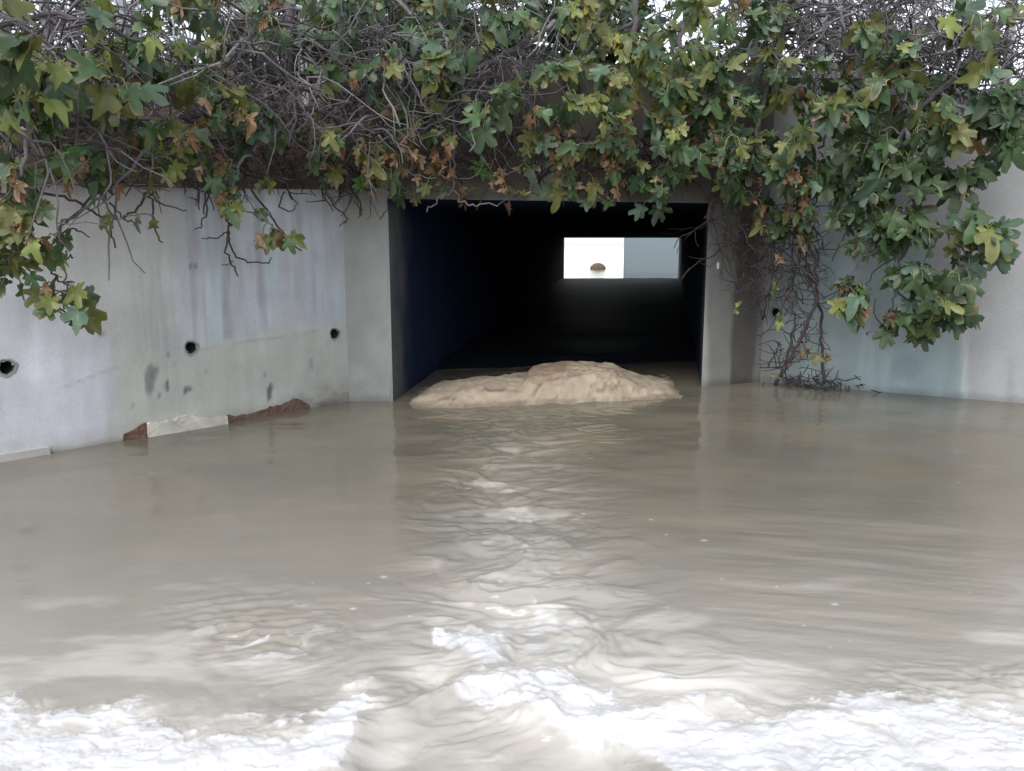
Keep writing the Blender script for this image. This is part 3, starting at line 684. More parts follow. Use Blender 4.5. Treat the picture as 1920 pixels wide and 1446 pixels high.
# ------------------------------------------------------------------ fig leaves
def leaf_template(kind, seed):
    r_ = np.random.default_rng(seed); K = 40
    th = np.linspace(-math.pi, math.pi, K, endpoint=False)
    L5 = [(0, 1.0, .40), (.86, .88, .38), (-.86, .88, .38), (1.8, .62, .45), (-1.8, .62, .45)]
    L3 = [(0, 1.0, .46), (.95, .84, .44), (-.95, .84, .44), (1.9, .52, .5), (-1.9, .52, .5)]
    lobes = L5 if kind in ('five', 'dry') else L3
    R = np.full(K, 0.42)
    for a, L, wd in lobes:
        L *= 1 + .12 * r_.standard_normal(); a += .08 * r_.standard_normal()
        dth = np.abs(np.angle(np.exp(1j * (th - a))))
        R = np.maximum(R, L * np.exp(-(dth / wd) ** 3.0 * .75))
    back = np.abs(np.angle(np.exp(1j * (th - math.pi)))); R = np.where(back < .5, np.minimum(R, .12 + back * .55), R)
    R *= 1 + .05 * np.sin(th * 13 + seed) + .04 * r_.standard_normal(K)
    V = [[0, 0, 0]]; E = [0.0]; Vn = [0]
    vein = np.zeros(K)
    for a, L, wd in lobes: vein = np.maximum(vein, np.exp(-(np.angle(np.exp(1j * (th - a))) / .1) ** 2))
    for rr_ in (.4, .75, 1.0):
        for i in range(K):
            r0 = R[i] * rr_; x = r0 * math.cos(th[i]); y = r0 * math.sin(th[i])
            if kind == 'dry':
                z = .30 * r0 * math.sin(th[i] * 2 + seed) + .55 * y * y - .4 * x * x * (1 if seed % 2 else -1) + .1 * r_.standard_normal() * rr_
                x, y = x * .85, y * .55
            else:
                z = .05 * (vein[i] < .3) * rr_ * -1 + .45 * abs(y) * (.6 + .5 * math.sin(seed * 1.7)) - (.30 + .2 * math.sin(seed * 2.3)) * x * x + .06 * math.sin(th[i] * 5 + seed * 2) * rr_ ** 2
            V.append([x, y, z]); E.append(rr_ ** 2 * (.45 + .55 * float(vnoise(th[i] * 2.5 + seed, rr_ * 2, seed)))); Vn.append(vein[i] * (1 - rr_ * .5))
    F3 = [[0, 1 + i, 1 + (i + 1) % K] for i in range(K)]
    F4 = []
    for k in range(2):
        for i in range(K): F4.append([1 + k * K + i, 1 + (k + 1) * K + i, 1 + (k + 1) * K + (i + 1) % K, 1 + k * K + (i + 1) % K])
    return np.array(V), np.array(F3), np.array(F4), np.array(E), np.array(Vn)
T_GREEN = [leaf_template('five' if i % 3 else 'three', i) for i in range(9)]
T_DRY = [leaf_template('dry', 20 + i) for i in range(6)]
PAL = {'dark': (0.036, 0.062, 0.026), 'mid': (0.060, 0.106, 0.044), 'blue': (0.080, 0.132, 0.086), 'olive': (0.135, 0.145, 0.045), 'lime': (0.19, 0.23, 0.06), 'yellow': (0.38, 0.33, 0.06)}
BROWN = [np.array(c) for c in ((0.34, 0.225, 0.13), (0.25, 0.15, 0.085), (0.42, 0.30, 0.19), (0.17, 0.105, 0.07))]

class Leaves:
    def __init__(s): s.V = []; s.F3 = []; s.F4 = []; s.C = []; s.n = 0; s.tubes = Acc(); s.count = 0
    def leaf(s, base, tip, nrm, size, T, col, edge_col, edge_amt, vein_col):
        V, F3, F4, E, Vn = T
        t = tip / (np.linalg.norm(tip) + 1e-9); nrm = nrm - t * nrm.dot(t); nrm /= np.linalg.norm(nrm) + 1e-9; sd_ = np.cross(nrm, t)
        W = base + size * (V[:, :1] * t + V[:, 1:2] * sd_ + V[:, 2:3] * nrm)
        em = np.clip((E - (1 - edge_amt)) / .35, 0, 1)[:, None] if edge_amt > 0 else np.zeros((len(V), 1))
        c = np.asarray(col) * (1 - em) + np.asarray(edge_col) * em
        c = c * (1 - .22 * Vn[:, None]) + np.asarray(vein_col) * .22 * Vn[:, None]
        s.V.append(W); s.F3.append(F3 + s.n); s.F4.append(F4 + s.n); s.C.append(c); s.n += len(V); s.count += 1
    def build(s, name, mat, parent):
        V = s.V + s.tubes.V; C = s.C + s.tubes.C; off = s.n; fl = []
        for F in s.F3: fl += F.tolist()
        for F in s.F4: fl += F.tolist()
        for F in s.tubes.F: fl += (F + off).tolist()
        if not V: return None
        return mesh_obj(name, np.concatenate(V), fl, mat, parent, True, cols=np.concatenate(C))

def shoot(G, D, tip, axis, n, size, pal, dry_p, edge_p, view=np.array([0, -0.75, 0.65])):
    """a ring of petioles and blades at a shoot tip"""
    axis = axis / (np.linalg.norm(axis) + 1e-9); size *= .66
    for i in range(n):
        a = random.uniform(0, 2 * math.pi)
        e1 = np.cross(axis, [0.3, .2, .9]); e1 /= np.linalg.norm(e1); e2 = np.cross(axis, e1)
        d = axis * random.uniform(.1, .9) + (math.cos(a) * e1 + math.sin(a) * e2) + np.array([0, -.35, .05])
        d /= np.linalg.norm(d)
        pl_ = size * random.uniform(.35, .8)
        b0 = tip - axis * random.uniform(0, .12)
        b1 = b0 + d * pl_ * .6 + np.array([0, 0, .02]); b2 = b0 + d * pl_ + np.array([0, 0, -.25 * pl_])
        dry = random.random() < dry_p
        tipd = d * .55 + np.array([random.uniform(-.35, .35), -.15, -random.uniform(.3, 1.0)])
        nr = view + rng.standard_normal(3) * .62
        if dry:
            tipd = np.array([random.uniform(-.3, .3), random.uniform(-.3, .1), -1.0]); c = BROWN[random.randrange(4)] * random.uniform(.75, 1.2)
            D.leaf(b2, tipd, nr + rng.standard_normal(3) * .5, size * random.uniform(.55, .9), random.choice(T_DRY), c, c * .8, .3, c * 1.1)
            D.tubes.tube([b0, b1, b2], 0.0035, [.25, .18, .08], 4)
        else:
            k = random.choices(list(pal), list(pal.values()))[0]; c = np.array(PAL[k]) * random.uniform(.85, 1.4)
            ea = random.uniform(.02, .42) if random.random() < edge_p else 0
            G.leaf(b2, tipd, nr, size * random.uniform(.55, 1.0), random.choice(T_GREEN), c, BROWN[random.randrange(3)], ea, np.array([.16, .2, .07]))
            G.tubes.tube([b0, b1, b2], 0.0042, [.25, .29, .08], 4)

def curve(P, n):                             # Catmull-Rom through points
    P = np.asarray(P, float); P = np.concatenate([[2 * P[0] - P[1]], P, [2 * P[-1] - P[-2]]]); out = []
    m = len(P) - 3
    for i in range(m):
        p0, p1, p2, p3 = P[i:i + 4]
        for t in np.linspace(0, 1, n, endpoint=False):
            out.append(.5 * ((2 * p1) + (-p0 + p2) * t + (2 * p0 - 5 * p1 + 4 * p2 - p3) * t * t + (-p0 + 3 * p1 - 3 * p2 + p3) * t ** 3))
    out.append(P[-2]); return np.array(out)
def knobble(P, amp):
    P = np.array(P); P[1:-1] += rng.standard_normal((len(P) - 2, 3)) * amp; return P
BARK = [np.array(c) for c in ((0.125, 0.115, 0.125), (0.09, 0.08, 0.085), (0.19, 0.175, 0.185))]
DARKB = [np.array(c) for c in ((0.055, 0.046, 0.045), (0.075, 0.063, 0.06))]

def sample_poly(poly):
    xs = [p[0] for p in poly]; ys = [p[1] for p in poly]
    while True:
        x = random.uniform(min(xs), max(xs)); y = random.uniform(min(ys), max(ys))
        if poly_sd(np.array([x]), np.array([y]), poly)[0] > 0: return x, y

def fig(label, limbs, regions, group='fig trees spilling over the headwall', name='fig_tree', bare=()):
    """limbs: list of (points (px,py,offset in front of the wall), r0, r1); regions: (poly, shoots, leaves per shoot, (off0,off1), size, palette, dry_p, edge_p)"""
    root = empty(name); tag(root, label, 'tree', group)
    B = Acc(); nodes = []
    def w(px, py, off): return at(px, py, max(2.5, wall_depth(min(max(px, -100), 2000)) - off))
    for pts, r0, r1 in limbs:
        P = curve([w(*p) for p in pts], 7); P = knobble(P, .012)
        B.tube(P, np.linspace(r0, r1, len(P)), random.choice(BARK), 8)
        nodes += [(p, r) for p, r in zip(P, np.linspace(r0, r1, len(P)))]
    tips = []
    for reg in regions:
        poly, n = reg[0], reg[1]
        for i in range(max(1, int(round(n * (.80 if n > 6 else 1.0))))):
            x, y = sample_poly(poly); off = random.uniform(*reg[3]); tips.append((w(x, y, off), reg))
    NP = np.array([q[0] for q in nodes]); NR = np.array([q[1] for q in nodes])
    tips.sort(key=lambda t: np.min(np.linalg.norm(NP - t[0], axis=1)))
    G = Leaves(); D = Leaves()
    for p, reg in tips:
        dist = np.linalg.norm(NP - p, axis=1) + .5 * np.clip(p[2] - NP[:, 2], 0, None)
        j = int(np.argmin(dist)); q = NP[j]; L = np.linalg.norm(p - q)
        if L > 0.04:
            mid = (p + q) / 2 + np.array([random.uniform(-.1, .1), -.06, .16]) * min(L, 1.2) + rng.standard_normal(3) * .05 * L
            C_ = curve([q, mid, p], 5); C_ = knobble(C_, .012 * min(1, L * 2)); r1 = .0055; r0 = min(NR[j] * .8, .0065 + .006 * L)
            rr_ = np.linspace(r0, r1, len(C_)); B.tube(C_, rr_, random.choice(BARK), 5)
            NP = np.concatenate([NP, C_[2:]]); NR = np.concatenate([NR, rr_[2:]])
            axis = C_[-1] - C_[-3]
        else: axis = np.array([0, -.5, -.3])
        shoot(G, D, p, axis, max(1, int(round(reg[2] * random.uniform(.7, 1.3)))), reg[4] * random.uniform(.8, 1.15), reg[5], reg[6], reg[7])
    for pts, r0, r1 in bare:
        P = curve([w(*p) for p in pts], 5); P = knobble(P, .008)
        B.tube(P, np.linspace(r0, r1, len(P)), random.choice(DARKB), 6)
    B.build('trunk', M_BARK, root); g = G.build('crown', M_LEAF, root)
    if D.count: D.build('dry_leaves', M_DRY, root)
    return root

GREEN = {'dark': 2.5, 'mid': 5, 'blue': 2.5, 'olive': 3}
OLIVE = {'dark': 1.5, 'mid': 4, 'blue': 1, 'olive': 4, 'lime': 1}
BLUE = {'dark': 2, 'mid': 4, 'blue': 5, 'olive': 1.5}
YEL = {'mid': 4, 'olive': 4, 'lime': 2.5, 'blue': 1, 'yellow': .3}
DARKGREEN = {'dark': 6, 'mid': 4, 'blue': 1.5, 'olive': .5}  # mostly dark green leaves
DEEP = {'dark': 4, 'mid': 5, 'blue': 2, 'olive': 2}

# 1 far left
fig('olive green fig tree at the far left, trailing a leafy sprig down the pale wall',
    [([(-60, 150, -.8), (60, 190, 0), (180, 225, .4), (330, 225, .5)], .03, .014), ([(60, -60, -.8), (90, 60, .1), (60, 200, .5), (40, 330, .6)], .025, .01),
     ([(330, 225, .5), (260, 300, .55), (190, 370, .5), (120, 420, .45), (95, 480, .42)], .013, .007), ([(-60, 60, -.5), (120, 30, .3), (300, 90, .6)], .022, .01), ([(-90, 330, .3), (-20, 420, .5), (30, 470, .5)], .012, .007)],
    [([(-60, -40), (340, -40), (340, 110), (250, 170), (100, 150), (-60, 190)], 34, 5, (-.2, 1.0), .23, OLIVE, .08, .4),
     ([(-40, 120), (130, 130), (110, 230), (60, 330), (-40, 350)], 15, 5, (.2, .9), .22, OLIVE, .10, .5),
     ([(170, 130), (340, 150), (330, 230), (200, 215)], 6, 5, (.3, .9), .24, GREEN, .12, .4),
     ([(180, 250), (290, 240), (330, 300), (240, 330), (60, 300), (40, 350), (0, 340), (60, 285)], 9, 4, (.3, .6), .2, OLIVE, .3, .5),
     ([(60, 265), (330, 265), (330, 345), (60, 345)], 6, 3, (.25, .5), .19, OLIVE, .25, .5),
     ([(20, 370), (110, 365), (110, 400), (30, 410)], 3, 3, (.4, .6), .18, OLIVE, .15, .5), ([(180, 395), (300, 400), (300, 440), (200, 440)], 2, 2, (.3, .5), .16, GREEN, .1, .4),
     ([(0, 425), (80, 400), (120, 440), (110, 490), (10, 510)], 8, 4, (.35, .6), .19, YEL, .14, .6),
     ([(120, 540), (175, 550), (160, 600), (130, 590)], 2, 3, (.35, .6), .24, OLIVE, .05, .3), ([(60, 540), (110, 545), (110, 600), (85, 590)], 2, 4, (.35, .6), .2, OLIVE, .25, .5),
     ([(0, 490), (50, 500), (60, 550), (15, 560)], 3, 3, (.35, .6), .19, OLIVE, .12, .6), ([(85, 500), (130, 510), (150, 575), (95, 575)], 3, 3, (.35, .6), .19, OLIVE, .18, .6)],
    bare=[([(205, 300, .55), (195, 350, .5), (150, 390, .45), (112, 440, .4), (105, 480, .38)], .010, .006), ([(60, 362, .4), (120, 370, .4), (170, 395, .35), (205, 425, .3), (216, 465, .28)], .010, .005),
          ([(112, 440, .4), (140, 430, .38), (168, 445, .35)], .006, .004), ([(95, 460, .4), (120, 455, .4), (128, 430, .4)], .006, .004),
          ([(60, 480, .4), (90, 495, .38), (114, 497, .36), (124, 470, .34)], .008, .005), ([(114, 497, .36), (126, 482, .34), (137, 483, .33)], .005, .004), ([(95, 500, .4), (110, 525, .38), (140, 530, .36)], .007, .004),
          ([(270, 300, .5), (278, 350, .45), (260, 390, .4), (230, 410, .36)], .011, .006), ([(278, 350, .45), (285, 380, .4), (290, 420, .35), (305, 455, .3)], .009, .005), ([(283, 352, .45), (300, 380, .4), (350, 395, .36)], .007, .004),
          ([(165, 320, .4), (165, 350, .36), (190, 365, .34)], .008, .005), ([(205, 380, .4), (235, 412, .36), (260, 418, .3)], .006, .004)])
# 2 left centre
fig('browning fig tree left of the tunnel with twisted grey limbs above the soil band',
    [([(545, -60, -.6), (545, 60, -.1), (545, 150, .1), (550, 230, .3)], .035, .022), ([(390, 200, -.2), (470, 165, .2), (530, 150, .3), (620, 140, .5), (700, 150, .6)], .02, .010), ([(130, 232, .4), (250, 225, .45), (340, 225, .4), (410, 205, .2), (470, 150, -.2)], .014, .022),
     ([(550, 230, .3), (470, 285, .5), (440, 340, .5), (425, 400, .45)], .014, .008), ([(550, 200, .3), (640, 230, .5), (720, 280, .5), (740, 330, .45)], .014, .008), ([(545, 60, -.1), (460, 90, .3), (400, 140, .5)], .018, .009)],
    [([(340, -40), (560, -40), (530, 60), (460, 80), (340, 110)], 13, 5, (-.1, .8), .23, GREEN, .08, .3),
     ([(380, 120), (470, 130), (470, 230), (390, 230)], 7, 5, (.3, .8), .22, OLIVE, .2, .5),
     ([(300, 240), (420, 240), (430, 320), (330, 340)], 6, 5, (.3, .7), .21, OLIVE, .2, .5),
     ([(440, 210), (540, 210), (540, 265), (450, 270)], 6, 5, (.3, .7), .21, GREEN, .15, .4),
     ([(330, 275), (730, 275), (730, 345), (330, 350)], 9, 3, (.25, .5), .18, OLIVE, .3, .5),
     ([(420, 320), (460, 320), (470, 400), (410, 400)], 5, 3, (.4, .7), .18, OLIVE, .6, .5), ([(470, 400), (550, 390), (560, 450), (520, 450)], 4, 3, (.35, .6), .18, GREEN, .25, .6),
     ([(570, 130), (740, 110), (760, 230), (640, 290), (580, 250)], 11, 5, (.3, .9), .23, GREEN, .22, .5),
     ([(580, 250), (700, 240), (760, 290), (820, 320), (700, 335), (650, 330)], 11, 5, (.3, .7), .21, OLIVE, .6, .6)],
    bare=[([(465, 345, .45), (500, 395, .4), (525, 430, .36), (565, 470, .32)], .009, .005), ([(420, 385, .4), (428, 430, .36), (425, 470, .33), (437, 500, .3), (447, 518, .28)], .009, .005),
          ([(428, 430, .36), (435, 470, .33), (458, 490, .3), (500, 494, .28), (509, 484, .27)], .008, .004), ([(428, 428, .36), (415, 445, .33), (378, 447, .3)], .006, .004), ([(437, 490, .3), (415, 497, .28)], .005, .003),
          ([(535, 360, .4), (525, 385, .36), (540, 395, .33), (556, 385, .3)], .007, .004), ([(600, 330, .5), (625, 380, .42), (650, 410, .38), (636, 424, .36)], .008, .004), ([(560, 330, .4), (575, 350, .38), (592, 368, .36)], .006, .004),
          ([(650, 320, .5), (655, 380, .45), (640, 405, .4)], .007, .004), ([(400, 305, .5), (390, 380, .42), (378, 420, .38), (365, 430, .34)], .008, .004)])
# 3 centre
fig('blue green fig tree over the tunnel mouth with stout bent limbs',
    [([(1010, -60, -.5), (1000, 40, .1), (960, 100, .4), (870, 140, .5), (790, 200, .5), (720, 240, .5)], .034, .012), ([(1040, 40, 0), (990, 85, .3), (930, 110, .45), (880, 140, .4)], .022, .015),
     ([(700, -60, -.5), (760, 20, .2), (830, 60, .6), (840, 120, .7)], .022, .010), ([(960, 100, .4), (980, 180, .6), (1000, 260, .6)], .016, .008), ([(850, 170, .5), (850, 250, .6), (850, 330, .55), (848, 355, .55)], .012, .008), ([(848, 355, .55), (880, 385, .5), (935, 383, .48)], .008, .005), ([(848, 355, .55), (820, 375, .5), (800, 398, .48)], .008, .005), ([(848, 330, .55), (800, 333, .5), (750, 320, .48)], .007, .004)],
    [([(745, 325), (1060, 325), (1060, 375), (745, 375)], 10, 3, (.15, .45), .2, OLIVE, .4, .5), ([(560, -40), (800, -40), (800, 60), (740, 90), (580, 90)], 24, 5, (-.1, .9), .24, BLUE, .03, .2),
     ([(760, -40), (1030, -40), (1020, 60), (930, 60), (860, 120), (780, 90)], 24, 5, (-.1, .9), .25, BLUE, .03, .15),
     ([(800, 120), (880, 110), (900, 170), (830, 200)], 6, 5, (.5, .9), .24, GREEN, .05, .3), ([(890, 150), (1020, 150), (1010, 200), (900, 220)], 6, 5, (.4, .9), .23, GREEN, .12, .4),
     ([(740, 190), (960, 200), (1000, 260), (860, 260), (760, 260)], 12, 4, (.4, .8), .21, OLIVE, .3, .5), ([(980, 210), (1060, 200), (1080, 290), (1000, 310)], 9, 5, (.4, .8), .21, GREEN, .35, .5),
     ([(800, 270), (840, 280), (820, 330), (740, 320)], 4, 4, (.4, .7), .2, OLIVE, .75, .6), ([(930, 310), (965, 310), (960, 350), (935, 350)], 3, 3, (.4, .6), .16, OLIVE, .95, .6)],
    bare=[([(740, 320, .5), (735, 350, .45), (725, 390, .42), (712, 412, .4)], .006, .004), ([(955, 300, .5), (945, 320, .45), (940, 350, .42)], .006, .004), ([(1000, 340, .4), (995, 360, .38), (1012, 370, .36)], .006, .004), ([(995, 330, .42), (970, 345, .4), (960, 348, .4)], .005, .004), ([(900, 200, .4), (860, 240, .35), (920, 265, .35), (980, 260, .4)], .007, .004)])
# 4 right centre
fig('dense yellow green fig tree above the right half of the tunnel mouth',
    [([(1200, -60, -.5), (1190, 40, .1), (1180, 130, .5), (1170, 220, .6)], .034, .012), ([(1300, -60, -.5), (1280, 60, .2), (1250, 160, .6), (1260, 250, .6)], .028, .010), ([(1190, 40, .1), (1110, 90, .5), (1060, 150, .6)], .02, .009)],
    [([(1020, -40), (1350, -40), (1350, 130), (1030, 130)], 44, 5, (0, 1.1), .23, YEL, .03, .25), ([(1050, 130), (1340, 130), (1330, 240), (1060, 250)], 30, 5, (.4, 1.1), .23, OLIVE, .08, .35),
     ([(1060, 240), (1180, 240), (1160, 285), (1080, 290)], 9, 5, (.4, .8), .21, OLIVE, .35, .5), ([(1200, 230), (1330, 230), (1330, 300), (1230, 290)], 10, 5, (.4, .9), .22, DEEP, .1, .4),
     ([(1060, 325), (1320, 325), (1320, 385), (1060, 370)], 13, 4, (.15, .5), .22, DEEP, .25, .4),
     ([(1110, 280), (1180, 290), (1170, 330), (1120, 330)], 3, 4, (.4, .6), .2, OLIVE, .9, .6), ([(1170, 310), (1320, 310), (1320, 345), (1180, 340)], 6, 4, (.3, .7), .2, DEEP, .15, .5)])
# 5 right of tunnel
fig('deep green fig tree hanging over the right tunnel corner with many pale leaf stalks',
    [([(1480, -60, -.4), (1470, 60, .2), (1440, 160, .6), (1420, 260, .7), (1430, 340, .6)], .034, .012), ([(1440, 160, .6), (1510, 200, .7), (1530, 290, .7), (1520, 380, .6), (1500, 440, .5)], .02, .008), ([(1470, 60, .2), (1570, 90, .6), (1640, 130, .7)], .02, .008), ([(1490, 120, .2), (1540, 190, .3), (1545, 260, .4), (1500, 330, .3)], .016, .01)],
    [([(1340, -40), (1480, -40), (1460, 60), (1350, 100)], 12, 5, (0, .9), .23, GREEN, .05, .3), ([(1330, 70), (1480, 70), (1560, 50), (1660, 30), (1660, 130), (1540, 160), (1350, 170)], 18, 5, (.3, 1.0), .23, GREEN, .1, .35),
     ([(1320, 170), (1560, 160), (1580, 290), (1330, 290)], 36, 5, (.4, 1.1), .23, GREEN, .06, .35), ([(1320, 280), (1560, 280), (1540, 370), (1350, 370)], 26, 5, (.4, 1.0), .22, DEEP, .22, .4),
     ([(1360, 370), (1540, 360), (1530, 450), (1480, 470), (1400, 420)], 13, 4, (.3, .8), .21, OLIVE, .35, .5), ([(1480, 440), (1530, 440), (1510, 480)], 2, 4, (.3, .6), .18, OLIVE, .8, .5)],
    bare=[([(1440, 420, .5), (1400, 432, .45), (1345, 440, .4), (1328, 470, .38)], .010, .005), ([(1500, 380, .5), (1440, 430, .45), (1380, 445, .42), (1360, 475, .4)], .009, .005)])
# 6 right
fig('big leaved fig tree draping down the right wing wall towards the water',
    [([(1920, -40, -.6), (1850, 80, 0), (1760, 170, .4), (1700, 240, .6), (1650, 320, .7)], .032, .012), ([(1700, 240, .6), (1720, 330, .7), (1690, 400, .7), (1690, 460, .65), (1680, 540, .6), (1655, 610, .55), (1625, 628, .5)], .018, .007), ([(1760, 170, .4), (1840, 230, .6), (1880, 270, .6)], .018, .008), ([(1690, 400, .7), (1760, 430, .7), (1800, 480, .65), (1790, 560, .6)], .012, .006), ([(1690, 460, .65), (1620, 480, .6), (1590, 540, .55)], .010, .006), ([(1680, 540, .6), (1730, 590, .6), (1720, 630, .55)], .010, .006), ([(1640, 310, .6), (1655, 380, .55), (1720, 400, .5), (1730, 460, .5)], .012, .007)],
    [([(1620, 30), (1920, 20), (1960, 120), (1740, 150), (1640, 140)], 17, 4.5, (-.2, .8), 0.252, OLIVE, .12, .4), ([(1560, 150), (1740, 150), (1930, 130), (1960, 240), (1750, 240), (1570, 290)], 30, 5, (.1, .9), 0.276, GREEN, .05, .25),
     ([(1840, 180), (1935, 180), (1930, 260), (1850, 260)], 6, 5, (.3, .8), 0.288, DARKGREEN, .03, .25), ([(1560, 250), (1850, 240), (1840, 330), (1580, 330)], 17, 5, (.4, .9), 0.276, DARKGREEN, .08, .3), ([(1700, 320), (1810, 290), (1820, 340), (1720, 350)], 3, 4, (.4, .8), 0.288, DARKGREEN, .05, .3),
     ([(1560, 330), (1660, 330), (1650, 470), (1550, 540), (1560, 420)], 12, 5, (.4, .8), 0.276, DARKGREEN, .1, .35), ([(1640, 370), (1730, 380), (1740, 480), (1660, 560), (1620, 480)], 12, 5, (.4, .8), 0.276, DARKGREEN, .08, .3),
     ([(1730, 420), (1860, 400), (1870, 490), (1780, 500)], 10, 5, (.4, .8), 0.288, GREEN, .06, .3), ([(1720, 480), (1850, 500), (1830, 590), (1740, 580)], 9, 5, (.4, .8), 0.276, DARKGREEN, .06, .35),
     ([(1560, 540), (1650, 550), (1650, 590), (1590, 580)], 4, 5, (.4, .7), 0.264, OLIVE, .15, .5), ([(1660, 590), (1760, 580), (1740, 635), (1670, 630)], 5, 5, (.4, .7), 0.264, DARKGREEN, .04, .35), ([(1780, 580), (1810, 585), (1800, 620)], 1, 2, (.4, .6), .17, OLIVE, .9, .6)],
    bare=[([(1655, 610, .55), (1640, 590, .5), (1640, 560, .5)], .006, .004), ([(1660, 590, .55), (1700, 600, .5), (1720, 570, .48)], .006, .004), ([(1700, 470, .5), (1650, 500, .48), (1620, 540, .46)], .006, .004), ([(1610, 400, .5), (1580, 450, .46), (1560, 490, .44)], .007, .004)])

# ------------------------------------------------------------------ bare thickets (grey dead twigs) behind the leaves
def thicket(label, poly, n, offs, length, name='bramble_thicket', group='bare twig thickets on the bank', rad=(.005, .011), cols=BARK, hang=0.0):
    B = Acc()
    for i in range(n):
        x, y = sample_poly(poly); off = random.uniform(*offs)
        p = at(x, y, wall_depth(min(max(x, -100), 2000)) - off)
        d = rng.standard_normal(3); d[2] = d[2] * .6 - hang; d[1] *= .5; d /= np.linalg.norm(d)
        P = [p]; L = random.uniform(.4, 1.0) * length; st = L / 7
        for k in range(7):
            d = d + rng.standard_normal(3) * .28 + np.array([0, 0, -.06]); d /= np.linalg.norm(d); p = p + d * st; P.append(p)
        r = random.uniform(*rad); c = random.choice(cols) * random.uniform(.7, 1.3); B.tube(P, np.linspace(r, r * .45, 8), c, 5)
        for k in (2, 3, 5):
            if random.random() < .6:
                d2 = d + rng.standard_normal(3) * .9; d2 /= np.linalg.norm(d2)
                Q = [P[k]]; 
                for _ in range(4): d2 = d2 + rng.standard_normal(3) * .25; d2 /= np.linalg.norm(d2); Q.append(Q[-1] + d2 * st * .8)
                B.tube(Q, np.linspace(r * .6, r * .3, 5), c, 4)
    o = B.build(name, M_BARK, None); tag(o, label, 'thicket', group); return o
thicket('grey bare twig thicket behind the left railing', [(-80, 20), (330, 30), (400, 230), (330, 280), (-80, 290)], 300, (-1.4, .5), 1.1)
thicket('tangled grey twig thicket left of the tunnel, between two fig crowns', [(420, 20), (780, 60), (760, 260), (600, 250), (450, 250)], 330, (-.5, .75), .9)
thicket('grey woody thicket in front of the brown parapet over the tunnel', [(760, 90), (1040, 90), (1010, 220), (800, 260)], 130, (0, .75), .8)
thicket('grey bare twig thicket above the right tunnel corner', [(1380, -20), (1720, -20), (1700, 120), (1400, 110)], 260, (-.7, .7), .9)
thicket('fine grey twig thicket along the coping of the right wing wall', [(1620, 20), (1960, 20), (1960, 180), (1780, 170), (1640, 130)], 230, (-.7, .5), .8)
thicket('fine grey twig thicket far back along the top of the bank, against the sky', [(-60, -70), (1980, -70), (1980, 60), (-60, 60)], 520, (-2.4, -.9), 1.0)
thicket('dark root and twig thicket on the brown soil band above the left wing wall', [(230, 262), (720, 262), (720, 350), (240, 338)], 110, (.0, .25), .45, cols=DARKB, hang=.5)
thicket('dark drooping twig thicket hanging under the leaves over the tunnel lintel', [(760, 250), (1320, 240), (1320, 330), (760, 320)], 150, (.05, .4), .5, cols=DARKB, hang=.5)

thicket('dark vine thicket hanging over the stained pier right of the tunnel', [(1330, 350), (1540, 360), (1500, 540), (1350, 500)], 70, (.08, .5), .65, cols=DARKB, hang=.9, rad=(.004, .009))
